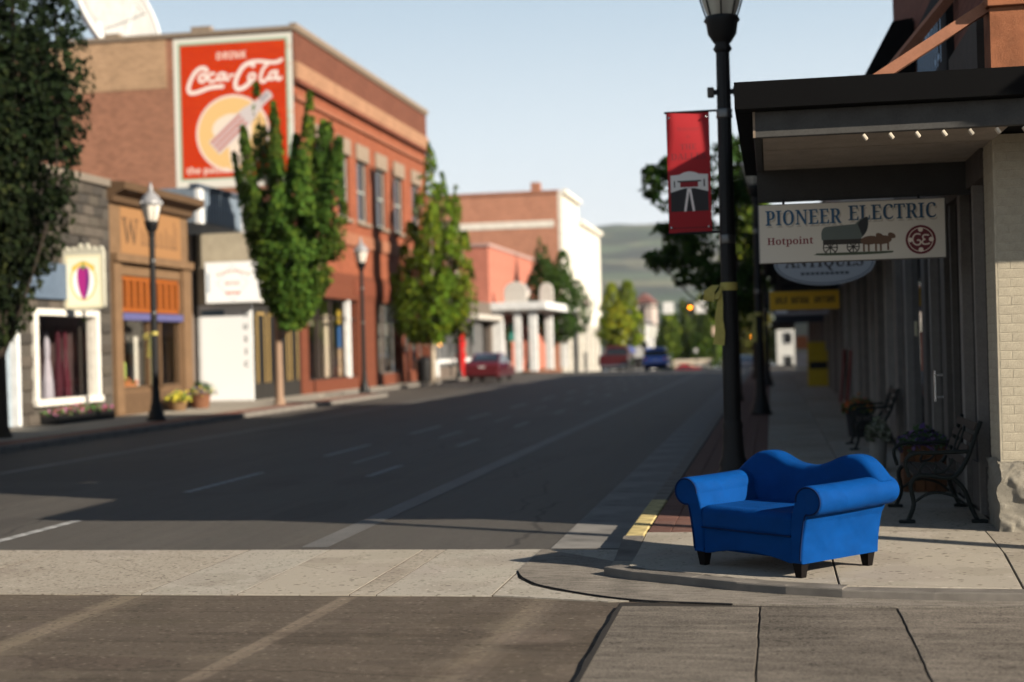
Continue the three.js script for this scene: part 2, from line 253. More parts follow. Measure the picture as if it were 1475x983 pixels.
// right-hand gutter and kerb
struct('gutter', stripXZ(-1.92, KX, ZS(-12.4, -260, 12), .005), mat([.17, .163, .155], { g: 1.4, tex: blotchT }));
{
  const kb = thing('kerb', '', ''); kb.userData = { kind: 'structure' }; const yellow = mat([.46, .37, .17], { g: .35, tex: blotchT });
  const lens = [[-12.35, -13.6, 1], [-13.6, -15.2, 1], [-15.2, -17, 0]]; for (let z = -17; z > -95; z -= 3) lens.push([z, z - 3, 0]);
  for (const [a, b, y] of lens) part(kb, 'kerb_stone', RB(KX, KX + .17, -.05, .122, b + .006, a - .006, .02, 2), y ? yellow : MT.kerb);
  for (let z = -95; z > -250; z -= 12) part(kb, 'kerb_stone', RB(KX, KX + .17, gy(z - 6) - .3, gy(z) + .1, z - 11.99, z, .02, 1), MT.kerb);
  // ramped end that dies away at the corner
  const s = prism([[11.25, 0], [12.345, 0], [12.345, .122]], .17); s.rotateY(Math.PI / 2); s.translate(KX, 0, 0); part(kb, 'ramped_kerb', uvm(s), MT.kerb);
  // low curved kerb at the corner, in lengths
  const arc = [[-1.28, -10.9], [-1.05, -10.68], [-.6, -10.42], [-.28, -10.22], [.05, -10.08], [.42, -9.96], [1.0, -9.88], [2.2, -9.84], [4, -9.84]];
  for (let k = 0; k < arc.length - 1; k++) {
    const [x0, z0] = arc[k], [x1, z1] = arc[k + 1], d = new THREE.Vector2(x1 - x0, z1 - z0).normalize(), o = [d.y * .15, -d.x * .15], e = .006;
    const q = [[x0 + d.x * e, z0 + d.y * e], [x1 - d.x * e, z1 - d.y * e], [x1 - d.x * e + o[0], z1 - d.y * e + o[1]], [x0 + d.x * e + o[0], z0 + d.y * e + o[1]]].map(([a, b]) => [a, -b]);
    const g = new THREE.ExtrudeGeometry(new THREE.Shape(q.map(([a, b]) => new THREE.Vector2(a, b))), { depth: .09, bevelEnabled: true, bevelSize: .008, bevelThickness: .012, bevelSegments: 2 }); g.rotateX(-Math.PI / 2); g.translate(0, k < 5 ? -.022 : -.03, 0); part(kb, 'corner_kerb', uvm(g), MT.kerb);
  }
}
// right-hand pavement: concrete slabs with open joints, a strip of brick pavers along the kerb
{
  const pv = thing('pavement', '', ''); pv.userData = { kind: 'structure' };
  part(pv, 'bed', B(-1.11, 1.9, -.04, .075, -95, -12.6), MT.dark);
  const ms = [MT.concrete, MT.concreteB, MT.concreteC];
  const slab = (x0, x1, z0, z1, m, j = .012) => { const g = new THREE.BoxGeometry(x1 - x0 - j, .09, z0 - z1 - j, 1, 1, 8); g.translate((x0 + x1) / 2, .045, (z0 + z1) / 2); const p = g.attributes.position; for (let i = 0; i < p.count; i++) p.setY(i, p.getY(i) > .05 ? walkY(p.getZ(i)) : -.03); g.computeVertexNormals(); part(pv, 'slab', uvm(g), m); };
  // corner apron slabs cut to the curved kerb
  const cut = (pts, m) => { const g = prism(pts.map(([x, z]) => [x, -z]), .1, { bevelEnabled: true, bevelSize: .004, bevelThickness: .006, bevelSegments: 1 }); g.rotateX(-Math.PI / 2); g.translate(0, -.026, 0); part(pv, 'slab', uvm(g), m); };
  cut([[-1.1, -11.6], [-1.1, -10.78], [-.98, -10.74], [-.55, -10.52], [-.22, -10.34], [.1, -10.2], [.395, -10.09], [.395, -11.6]], MT.concrete);
  cut([[.415, -11.6], [.415, -10.08], [1.0, -10.03], [1.57, -10.0], [1.69, -11.6]], MT.concreteC);
  cut([[1.71, -11.6], [1.59, -10.0], [2.8, -9.99], [2.8, -11.6]], MT.concreteB);
  cut([[2.82, -11.6], [2.82, -9.99], [5.3, -9.99], [5.3, -11.6]], MT.concrete); cut([[5.32, -11.6], [5.32, -9.99], [8.5, -9.99], [8.5, -11.6]], MT.concreteB);
  part(pv, 'ramp', (() => { const g = prism([[-1.28, 11.6], [-1.28, 11.0], [-1.12, 10.85], [-1.115, 11.6]], .05); g.rotateX(-Math.PI / 2); g.translate(0, -.02, 0); return uvm(g); })(), MT.concreteB);
  slab(-1.105, .405, -11.605, -12.58, MT.concrete); slab(.405, 1.7, -11.605, -12.58, MT.concreteC); slab(1.7, 8.5, -11.605, -12.58, MT.concreteB);
  const zs = [-12.6, -14.3, -16.1, -18, -20, -22, -24, -26, -28.2, -30.4, -33, -36, -39, -42, -46, -50, -55, -60, -66, -72, -78, -86, -95];
  for (let k = 0; k < zs.length - 1; k++) { slab(-.12, .82, zs[k], zs[k + 1], ms[(k * 2) % 3], .014); slab(.82, 1.845, zs[k], zs[k + 1], ms[(k * 2 + 1) % 3], .014); }
  const bm = [[.15, .075, .06], [.17, .085, .068], [.13, .068, .056], [.16, .09, .075]].map((c) => mat(c, { g: .3, bump: .002, bs: .2 })), r = rng(31);
  const bg = RB(-.098, .098, 0, .048, -.047, .047, .006, 1);
  for (let i = 0; i < 28; i++) for (let j = 0; j < 5; j++) { const b = part(pv, 'paver', bg, bm[Math.floor(r() * 4)]); b.position.set(-1.0 + j * .2 + (i % 2 ? 0 : .0), .074 + r() * .003, -12.66 - i * .1); b.rotation.y = (r() - .5) * .02; }
  const far = []; for (let i = 28; i < 420; i++) for (let j = 0; j < 5; j++) { const b = bg.clone(); b.translate(-1.0 + j * .2, .074 + r() * .003, -12.66 - i * .1); far.push(b); }
  part(pv, 'far_pavers', M(far), bm[2]).userData.kind = 'stuff';
  part(pv, 'far_paver_strip', B(-1.11, -.12, .07, .12, -95, -54.7), bm[0]);
  part(pv, 'far_pavement', stripXZ(-1.11, 1.9, ZS(-95, -260, 8), .1), MT.concreteB);
}
// left-hand pavement with a bulb-out kerb
{
  const pv = thing('pavement', '', ''); pv.userData = { kind: 'structure' };
  const ms = [MT.concrete, MT.concreteB, MT.concreteC];
  for (let z = -16, k = 0; z > -95; z -= 2, k++) { const bulb = z - 2 >= -53; for (const [a, b] of bulb ? [[-19.8, -17.9], [-17.9, -16.3], [-16.3, -15.2]] : [[-19.8, -17.9], [-17.9, -16.75]]) part(pv, 'slab', B(a + .006, b - .006, -.02, .12, z - 1.992, z - .008), ms[(k + Math.round(a)) % 3 < 0 ? 0 : (k * 2 + Math.round(-a)) % 3]); }
  part(pv, 'paver_strip', B(-15.2, -14.47, -.02, .12, -53, -16), mat([.2, .09, .065], { g: .8, tex: blotchT }));
  for (let z = -16; z > -53; z -= 2.5) part(pv, 'kerb_stone', RB(-14.46, -14.28, -.05, .124, Math.max(z - 2.494, -53), z - .006, .02, 1), MT.kerb);
  part(pv, 'kerb_stone', RB(-16.74, -14.28, -.05, .124, -53.2, -53.02, .02, 1), MT.kerb);
  for (let z = -53.2; z > -95; z -= 2.5) part(pv, 'kerb_stone', RB(-16.74, -16.56, -.05, .124, z - 2.494, z - .006, .02, 1), MT.kerb);
  part(pv, 'far_pavement', stripXZ(-19.8, -16.55, ZS(-95, -260, 8), .12), MT.concreteB);
  part(pv, 'corner_pavement', B(-40, -14.3, -.02, .118, -16, -12.6), MT.concreteB);
}
// hills
{
  const g = new THREE.PlaneGeometry(5200, 1700, 130, 50); g.rotateX(-Math.PI / 2); const p = g.attributes.position;
  for (let i = 0; i < p.count; i++) {
    const x = p.getX(i), z = p.getZ(i), t = (850 - z) / 1700, u = x / 5200 + .5;
    const n = fbm(u, t * .5, 16, 51, 5) - .5, ridge = 1 - .16 * Math.min(1, Math.max(0, (x + 260) / 420)) + .06 * Math.sin(x / 260) + .1 * n;
    let y = 210 * ridge * Math.pow(THREE.MathUtils.smoothstep(t, .02, .62), .9) + n * 46 * t - 8; if (t > .75) y -= (t - .75) * 500;
    p.setY(i, y);
    }
  g.computeVertexNormals(); g.translate(0, 0, -2250);
  const ht = dataTex(2048, 1024, (u, v) => { const h = fbm(u, v, 14, 66, 5), m = fbm(u, v, 90, 60, 3), d = fbm(u, v, 40, 61, 4); const c = h > .48 ? [.12, .19, .12] : d > .5 ? [.21, .26, .18] : [.36, .36, .27], k = (m > .5 ? .55 : 1) * (.7 + .6 * d); return c.map((q) => q * k); }, true);
  struct('hill', g, new THREE.MeshStandardMaterial({ map: ht, roughness: 1 }));
}
scene.fog = new THREE.FogExp2(0xccd6e2, .00009);
// ---------------------------------------------------------------- buildings on the left side
const FX = -17.85;
function sashWindow(b, z0, z1, y0, y1, x, opt = {}) {       // a window set back in its opening, street side towards +x (dir 1) or -x (dir -1)
  const d = opt.dir ?? 1, m = opt.frame ?? MT.white, xi = x - d * .16, f = opt.f ?? .09;
  const w = wp(b, 'window', M([B(xi - .03, xi + .03, y0, y1, z0, z0 + f), B(xi - .03, xi + .03, y0, y1, z1 - f, z1), B(xi - .03, xi + .03, y0, y0 + f, z0 + f, z1 - f), B(xi - .03, xi + .03, y1 - f, y1, z0 + f, z1 - f), ...(opt.rail === 0 ? [] : [B(xi - .035, xi + .035, (y0 + y1) / 2 - .05, (y0 + y1) / 2 + .05, z0 + f, z1 - f)]), ...(opt.mull ?? []).map((q) => B(xi - .035, xi + .035, y0 + f, y1 - f, q - .04, q + .04))]), m);
  wp(w, 'pane', B(xi - d * .012 - .004, xi - d * .012 + .004, y0 + f * .5, y1 - f * .5, z0 + f * .5, z1 - f * .5), opt.glass ?? MT.glassDark);
  if (opt.blind) wp(w, 'blind', B(xi - d * .05 - .01, xi - d * .05 + .01, y1 - (y1 - y0) * opt.blind, y1 - .02, z0 + .05, z1 - .05), MT.white);
  return w;
}
// --- stone-fronted dress shop
{
  const b = thing('dress_shop', 'grey stone shopfront with a white framed window full of dresses', 'building', [FX, .12, -34]);
  wp(b, 'rear_wall', B(-30, FX - 1.62, 0, 6.4, -37.5, -17), mat([.2, .17, .14], { g: 2 }));
  wp(b, 'wall', panelZ(FX, -.48, -37.5, -17, .1, 6.42, [[-36.5, -33.2, .72, 2.85], [-32.3, -31.2, .14, 2.7]]), mat([.085, .075, .065], { g: 1 }));
  const sm = [[.115, .1, .083], [.09, .077, .065], [.135, .115, .097], [.075, .067, .06]].map((c) => mat(c, { g: .6, bump: .012, bs: .4 })), r = rng(3), vars = [0, 1, 2].map((k) => { const g = RB(-.06, .05, -.135, .135, -.28, .28, .025, 1), p = g.attributes.position, q = rng(90 + k); void q; for (let i = 0; i < p.count; i++) p.setX(i, p.getX(i) + .012 * Math.sin(p.getY(i) * 21 + k * 2) * Math.cos(p.getZ(i) * 15 + k)); g.computeVertexNormals(); return g; });
  for (let j = 0; j < 22; j++) for (let i = 0; i < 12; i++) {
    const y = .26 + j * .285, z = -31.35 - i * .575 - (j % 2 ? .28 : 0); if (z - .28 < -37.5) continue;
    if (z + .28 > -36.62 && z - .28 < -33.08 && y > .5 && y < 3.05) continue; if (z + .28 > -32.4 && y < 2.9) continue;
    const s = part(b, 'stone', vars[(i + j) % 3], sm[Math.floor(r() * 4)]); s.position.set(.0, y - .12, z + 34);
  }
  const w = wp(b, 'display_window', M([B(FX - .25, FX + .14, .58, .74, -36.66, -33.05), B(FX - .2, FX + .09, 2.84, 3.0, -36.62, -33.08), B(FX - .2, FX + .09, .74, 2.84, -36.62, -36.42), B(FX - .2, FX + .09, .74, 2.84, -33.28, -33.08)]), mat([.75, .72, .66], { g: 1 }));
  wp(w, 'pane', B(FX - .06, FX - .05, .74, 2.84, -36.42, -33.28), MT.pane);
  wp(b, 'display_room', M([B(FX - 1.6, FX - 1.55, .5, 3, -36.6, -33.1), B(FX - 1.6, FX - .2, .5, .6, -36.6, -33.1), B(FX - 1.6, FX - .2, 2.95, 3.05, -36.6, -33.1), B(FX - 1.6, FX - .2, .5, 3, -36.66, -36.6), B(FX - 1.6, FX - .2, .5, 3, -33.1, -33.05)]), mat([.15, .1, .1], { g: 1 }));
  const d = wp(b, 'door', B(FX - .2, FX - .12, .14, 2.68, -32.28, -31.22), mat([.3, .36, .42], { g: 1 })); wp(d, 'door_frame', M([B(FX - .3, FX + .05, .14, 2.8, -32.44, -32.28), B(FX - .3, FX + .05, .14, 2.8, -31.2, -31.05), B(FX - .3, FX + .05, 2.7, 2.82, -32.28, -31.2)]), MT.white);
  wp(b, 'fascia', B(FX, FX + .16, 3.25, 4.15, -36.6, -31.2), mat([.1, .14, .2], { g: 1.2 }));
  const cap = wp(b, 'coping', B(-30, FX + .12, 6.42, 6.62, -37.5, -17), mat([.2, .17, .14], { g: 1 })); void cap;
}
{ // dresses in the window
  const mk = (z, h, w, c, label) => { const t = thing('dress', label, 'dress', [FX - .75, .6, z], 0, 'dresses in the shop window'); const pts = [[w * .62, .12], [w * .6, .5], [w * .42, h * .5], [w * .3, h * .62], [w * .36, h * .78], [w * .3, h * .9], [.05, h * .95], [.045, h]]; const g = lathe(pts, 20), p = g.attributes.position; for (let i = 0; i < p.count; i++) { const a = Math.atan2(p.getZ(i), p.getX(i)), y = p.getY(i), f = 1 + .12 * Math.sin(a * 7) * Math.max(0, 1 - y / (h * .6)); p.setX(i, p.getX(i) * f * .7); p.setZ(i, p.getZ(i) * f); } g.computeVertexNormals(); part(t, 'gown', g, mat(c, { g: .3, roughness: .7, side: THREE.DoubleSide })); part(t, 'stand', M([cyl(0, 0, .3, 0, .02), cyl(0, 0, .02, 0, .16)]), MT.black); };
  mk(-33.75, 2, .34, [.16, .012, .012], 'bright red gown at the near end of the dress shop window'); mk(-34.5, 1.9, .3, [.05, .008, .01], 'dark red gown beside the bright red one'); mk(-35.25, 1.85, .3, [.4, .38, .44], 'white gown in the middle of the dress shop window'); mk(-35.85, 2, .3, [.05, .006, .014], 'maroon gown just right of the white gown'); mk(-36.25, 1.95, .26, [.07, .008, .018], 'wine coloured gown at the far end of the dress shop window');
}
{ // eggplant blade sign
  const t = thing('hanging_sign', 'cream scalloped hanging sign with a purple eggplant', 'sign', [FX + .62, 2.98, -34.7]);
  const s = new THREE.Shape(); s.moveTo(-.56, .08); s.quadraticCurveTo(0, -.14, .56, .08); s.lineTo(.56, 1.42); for (let k = 0; k < 6; k++) { const x = .56 - k * .1867; s.quadraticCurveTo(x - .02, 1.62 + (k === 2 || k === 3 ? .08 : 0), x - .0933, 1.6 + (k === 2 || k === 3 ? .08 : 0)); s.quadraticCurveTo(x - .17, 1.58, x - .1867, 1.42); } s.closePath();
  const bd = new THREE.ExtrudeGeometry(s, { depth: .06, bevelEnabled: true, bevelSize: .01, bevelThickness: .01, bevelSegments: 1 }); bd.translate(0, 0, -.03); part(t, 'board', uvm(bd), mat([.6, .58, .48], { g: .8 }));
  const tx = canvasTex(384, 512, (c) => { c.fillStyle = '#e8e4cf'; c.fillRect(0, 0, 384, 512); c.strokeStyle = '#cbbf7a'; c.lineWidth = 8; c.strokeRect(14, 14, 356, 484); c.fillStyle = '#e8b73a'; c.beginPath(); c.ellipse(192, 130, 120, 52, 0, 0, 7); c.fill(); c.strokeStyle = '#dcc25a'; c.lineWidth = 16; c.beginPath(); c.ellipse(192, 250, 130, 180, 0, 0, 7); c.stroke(); c.fillStyle = '#f7f3f5'; c.beginPath(); c.ellipse(192, 260, 112, 160, 0, 0, 7); c.fill(); c.fillStyle = '#a51c7d'; c.beginPath(); c.moveTo(135, 130); c.bezierCurveTo(110, 260, 150, 380, 192, 440); c.bezierCurveTo(240, 380, 275, 250, 246, 130); c.quadraticCurveTo(192, 90, 135, 130); c.fill(); c.fillStyle = '#4d1c72'; c.beginPath(); c.moveTo(215, 120); c.bezierCurveTo(280, 240, 240, 380, 198, 436); c.bezierCurveTo(222, 330, 232, 220, 215, 120); c.fill(); c.fillStyle = '#4f7a2c'; c.beginPath(); c.moveTo(130, 140); c.quadraticCurveTo(192, 70, 252, 140); c.lineTo(215, 118); c.lineTo(192, 150); c.lineTo(165, 118); c.fill(); c.fillRect(184, 66, 16, 40); });
  const f = part(t, 'printed_face', face(1.0, 1.36), new THREE.MeshStandardMaterial({ map: tx, roughness: .7 })); f.position.set(0, .72, .046);
  part(t, 'bracket', M([bar([-.75, 1.25, 0], [-.4, 1.25, 0], .04), bar([-.75, .3, 0], [-.4, .3, 0], .04)]), MT.black);
}
function petals(seed, n, box, size, colors) {                 // a mass of small petals and leaves with colours of their own
  const r = rng(seed), pos = [], col = [], a = new THREE.Vector3(), b = new THREE.Vector3();
  for (let i = 0; i < n; i++) { const c = [box[0] * (r() * 2 - 1), 0, box[2] * (r() * 2 - 1)], e = 1 - Math.min(1, Math.hypot(c[0] / box[0], c[2] / box[2])) * .5; c[1] = box[1] * (.15 + r() * .85) * e; a.set(r() - .5, r() - .5, r() - .5).normalize(); b.set(r() - .5, r() - .5, r() - .5).cross(a).normalize(); const s = size * (.6 + r() * .8), k = colors[Math.floor(r() * colors.length)], v = .7 + r() * .5; const P = (u, w) => [c[0] + a.x * u * s + b.x * w * s, c[1] + a.y * u * s + b.y * w * s, c[2] + a.z * u * s + b.z * w * s]; pos.push(...P(-1, 0), ...P(0, -.5), ...P(1, 0), ...P(-1, 0), ...P(1, 0), ...P(0, .5)); for (let q = 0; q < 6; q++) col.push(k[0] * v, k[1] * v, k[2] * v); }
  const g = new THREE.BufferGeometry(); g.setAttribute('position', new THREE.Float32BufferAttribute(pos, 3)); g.setAttribute('color', new THREE.Float32BufferAttribute(col, 3)); g.setAttribute('uv', new THREE.Float32BufferAttribute(new Float32Array(n * 12), 2)); g.computeVertexNormals(); return g;
}
MT.petal = new THREE.MeshStandardMaterial({ vertexColors: true, roughness: .9, side: THREE.DoubleSide });
const GREEN = [.05, .12, .025];
{ const t = thing('flower_box', 'long dark box of pink flowers under the dress shop window', 'flower box', [FX + .3, .12, -34.9]); part(t, 'box', RB(-.22, .22, 0, .22, -1.6, 1.6, .02, 1), MT.blackDull); part(t, 'flowers', petals(4, 900, [.24, .3, 1.6], .05, [GREEN, GREEN, [.03, .06, .02], [.3, .1, .2], [.25, .03, .08]]), MT.petal).position.y = .2; }

// --- brown stucco shop
{
  const b = thing('brown_shop', 'tan stucco shop with heavy brown cornice and orange transom windows', 'building', [FX, .12, -40.2]), st = mat([.2, .122, .068], { g: 2.1, bump: .006, bs: .5 }), dk = mat([.115, .07, .04], { g: 1.1 });
  wp(b, 'rear_wall', B(-32, FX - 1.45, 0, 6.3, -42.95, -37.52), MT.interior); wp(b, 'party_wall', B(FX - 1.45, FX - .45, 0, 6.3, -42.95, -42.35), MT.interior); wp(b, 'window_ceiling', B(FX - 1.45, FX - .45, 4.1, 4.3, -42.35, -37.55), MT.interior);
  wp(b, 'wall', panelZ(FX, -.44, -42.95, -37.52, .1, 6.2, [[-42.25, -38.05, .78, 4.05]]), st);
  wp(b, 'cornice', (() => { const g = prism([[0, 6.0], [.14, 6.04], [.2, 6.2], [.52, 6.36], [.55, 6.56], [0, 6.6]], 5.7); g.translate(FX, 0, -43.1); return uvm(g); })(), dk);
  wp(b, 'side_pier', B(FX, FX + .1, .1, 4.4, -38.02, -37.54), st); wp(b, 'side_pier', B(FX, FX + .1, .1, 4.4, -42.93, -42.3), st);
  wp(b, 'ledge', B(FX, FX + .2, 4.4, 4.62, -42.95, -37.52), st);
  wp(b, 'stall_riser', B(FX, FX + .05, .1, .74, -42.3, -38.02), dk);
  const om = mat([.3, .085, .016], { g: .6 }), tr = wp(b, 'transom', M([B(FX - .14, FX - .06, 3.92, 4.04, -42.24, -38.06), B(FX - .14, FX - .06, 3.02, 3.14, -42.24, -38.06)]), om);
  for (let k = 0; k < 10; k++) { const z = -38.2 - k * .44; wp(tr, 'transom_slat', B(FX - .15, FX - .03, 3.14, 3.92, z - .11, z + .06), om); }
  wp(tr, 'pane', B(FX - .16, FX - .155, 3.14, 3.92, -42.2, -38.1), MT.glassDark);
  wp(b, 'awning_box', B(FX - .1, FX + .1, 2.78, 2.98, -42.24, -38.06), mat([.1, .1, .24], { g: .8 }));
  const w = wp(b, 'display_window', M([B(FX - .16, FX - .02, .78, 2.76, -38.16, -38.06), B(FX - .16, FX - .02, .78, 2.76, -40.05, -39.93), B(FX - .16, FX - .02, .78, 2.76, -40.85, -40.73), B(FX - .16, FX - .02, .78, 2.76, -42.24, -42.14), B(FX - .16, FX - .02, .78, .9, -42.14, -38.16)]), dk);
  for (const [a, c] of [[-39.93, -38.16], [-40.73, -40.05], [-42.14, -40.85]]) wp(w, 'pane', B(FX - .09, FX - .08, .88, 2.78, a, c), MT.pane);
  wp(b, 'display_floor', B(FX - 1.4, FX - .2, .6, .74, -42.3, -38), dk);
  // worn painted lettering: only its first letter can be read
  const t = canvasTex(1024, 320, (c) => { const r = rng(6); c.fillStyle = '#8f6b49'; c.fillRect(0, 0, 1024, 320); c.fillStyle = '#4a3b2e'; c.font = 'bold 250px serif'; c.globalAlpha = .85; c.fillText('W', 20, 250); c.globalAlpha = .45; for (const [x, h] of [[330, 120], [410, 150], [480, 110], [560, 120], [650, 120], [740, 150], [830, 110], [900, 210]]) { c.fillRect(x, 250 - h, 22, h); c.fillRect(x + 38, 250 - h * .8, 16, h * .8); c.fillRect(x, 250 - 18, 54, 18); } c.globalAlpha = .5; c.fillStyle = '#8f6b49'; for (let k = 0; k < 900; k++) c.fillRect(r() * 1024, r() * 320, 2 + r() * 12, 1 + r() * 5); });
  const s = part(b, 'worn_lettering', face(4.2, 1.3), mat([.82, .8, .78], { map: t, tex: null })); s.rotation.y = Math.PI / 2; s.position.set(.006, 5.2, -.1);
}
{ // things shown in the brown shop window
  const mk = (n, l, z, y0, geo, c) => { const o = single(n, geo, mat(c, { g: .4 }), l, n.replace('_', ' '), undefined); o.position.set(FX - .7, y0, z); return o; };
  mk('window_panel', 'lime green panel low in the brown shop window', -39.05, .745, RB(-.05, .05, 0, .85, -.7, .7, .02, 1), [.36, .5, .12]);
  mk('window_panel', 'small yellow green panel high in the brown shop window', -38.5, 1.6, RB(-.28, -.2, 0, .7, -.3, .3, .02, 1), [.42, .5, .16]);
  mk('window_panel', 'white panel behind the door of the brown shop', -40.4, .745, RB(-.05, .05, 0, 1.6, -.2, .2, .02, 1), [.6, .58, .5]);
  mk('display_drape', 'grey green drape hanging at the far end of the brown shop window', -41.5, .745, (() => { const g = new THREE.PlaneGeometry(1, 1.9, 30, 4); const p = g.attributes.position; for (let i = 0; i < p.count; i++) p.setZ(i, .06 * Math.sin(p.getX(i) * 30)); g.computeVertexNormals(); g.rotateY(Math.PI / 2); g.translate(0, .95, 0); return uvm(g); })(), [.22, .25, .14]).material.side = THREE.DoubleSide;
  const fb = thing('flower_box', 'orange tub of red flowers inside the brown shop window', 'flower box', [FX - .5, .745, -39.4]); part(fb, 'box', RB(-.14, .14, 0, .22, -.45, .45, .02, 1), mat([.5, .2, .08], { g: .4 })); part(fb, 'flowers', petals(9, 260, [.16, .2, .45], .05, [[.5, .06, .03], [.5, .2, .05], GREEN]), MT.petal).position.y = .2;
}
function tub(label, x, z, r, h, c, fl, seed, n = 420, fh = .38, y = .12) {
  const t = thing('flower_tub', label, 'planter', [x, y, z], 0); part(t, 'tub', lathe([[r * .72, 0], [r * .8, .02], [r, h * .92], [r * 1.05, h * .93], [r * 1.05, h], [r * .9, h], [r * .88, h * .85], [.01, h * .85]], 20), mat(c, { g: .4 })); part(t, 'soil', (() => { const g = new THREE.CircleGeometry(r * .9, 20); g.rotateX(-Math.PI / 2); g.translate(0, h * .9, 0); return clean(g); })(), MT.dark); const f = part(t, 'flowers', petals(seed, n, [r * 1.25, fh, r * 1.25], .045, fl), MT.petal); f.position.y = h * .85; return t;
}
tub('terracotta tub of yellow flowers against the brown shop', FX + .6, -42.2, .32, .44, [.2, .09, .05], [GREEN, GREEN, [.6, .45, .05], [.25, .12, .3]], 12);
tub('low wooden tub of yellow blooms under the brown shop window', FX + .55, -40.6, .28, .3, [.2, .12, .06], [GREEN, [.6, .5, .04]], 13);
tub('dark brown pot standing in front of the white music wall', FX - 1.2, -46.6, .32, .55, [.1, .045, .03], [GREEN, [.03, .06, .02]], 14, 260);

// --- music shop: set-back front, corrugated parapet, white end wall with lettering
{
  const b = thing('music_shop', 'set back music shop under a blue grey corrugated metal parapet', 'building', [-19.6, .12, -45.7]);
  wp(b, 'back_wall', B(-32, -19.9, 0, 6.0, -48.4, -42.97), MT.interior);
  const gl = mat([.3, .3, .3], { g: 1 });
  for (const z of [-43.1, -44.4, -45.8, -47.2]) wp(b, 'mullion', B(-19.9, -19.75, .12, 5.4, z - .08, z + .08), gl);
  wp(b, 'shop_window', B(-19.86, -19.84, .5, 5.3, -47.1, -43.2), MT.glassDark); wp(b, 'stall_riser', B(-19.9, -19.74, .1, .5, -48.3, -43.0), mat([.2, .08, .04], { g: 1 }));
  wp(b, 'door', B(-19.0, -18.94, .12, 2.9, -43.35, -43.0), mat([.35, .37, .4], { g: 1 }));
  const pr = wp(b, 'parapet', B(-19.9, FX + .25, 5.9, 6.98, -47.5, -43.0), mat([.18, .22, .27], { g: 1.5 }));
  const rg = RB(-.04, .05, -.52, .5, -.085, .085, .03, 1), rm = mat([.16, .21, .27], { g: .9, roughness: .55 }); for (let k = 0; k < 14; k++) { const m = part(pr, 'corrugation', rg, rm); m.position.set(FX + .27 + 19.6, 6.45 - .12, -43.55 - k * .24 + 45.7); }
  wp(pr, 'parapet_cap', B(FX + .1, FX + .38, 6.98, 7.1, -47.55, -42.95), mat([.07, .09, .12], { g: .8 })); wp(pr, 'end_post', RB(FX + .2, FX + .4, 5.85, 6.95, -43.4, -43.05, .02, 1), MT.white); wp(pr, 'end_post', RB(FX + .2, FX + .4, 5.85, 6.95, -47.45, -47.0, .02, 1), MT.white);
  wp(b, 'roof_block', B(-32, -18.6, 6.4, 7.2, -52, -47.6), mat([.45, .4, .33], { g: 2 }));
}
{
  const b = thing('black_shop', 'black panelled shopfront trimmed with gold arches beside the white music wall', 'building', [FX, .12, -51]);
  wp(b, 'wall', B(-32, FX, 0, 6.3, -53.66, -48.4), mat([.03, .028, .026], { g: 1.4 }));
  const ew = wp(b, 'end_wall', B(-19.75, FX + .06, .12, 3.48, -48.4, -48.3), mat([.74, .75, .76], { g: 3 }));
  const t = canvasTex(256, 472, (c) => { c.fillStyle = '#f3f5f9'; c.fillRect(0, 0, 256, 472); c.fillStyle = '#161c26'; c.font = 'bold 40px sans-serif'; c.textAlign = 'center'; 'MUSIC'.split('').forEach((l, k) => c.fillText(l, 226, 60 + k * 62)); });
  const s = wp(ew, 'lettered_board', face(1.84, 3.3).translate(-18.72, 1.8, -48.292), mat([.84, .84, .84], { map: t, tex: null })); void s;
  wp(b, 'upper_end_wall', B(-19.75, FX + .05, 3.5, 6.28, -48.4, -48.33), mat([.5, .44, .34], { g: 2 }));
  const gold = mat([.36, .24, .08], { g: .5, roughness: .5 });
  for (const z of [-49.3, -50.5, -51.7, -52.9]) { const f = wp(b, 'panel_frame', M([B(FX, FX + .05, .7, 3.1, z - .42, z - .34), B(FX, FX + .05, .7, 3.1, z + .34, z + .42), B(FX, FX + .05, 3.1, 3.2, z - .36, z + .36)]), gold); wp(f, 'panel', B(FX, FX + .02, .72, 3.08, z - .33, z + .33), MT.black); }
  wp(b, 'fascia', B(FX, FX + .12, 3.5, 4.5, -53.6, -48.5), mat([.05, .045, .04], { g: 1 })); wp(b, 'gold_emblem', RB(FX + .12, FX + .15, 3.75, 4.1, -51.4, -50.8, .01, 1), gold);
}
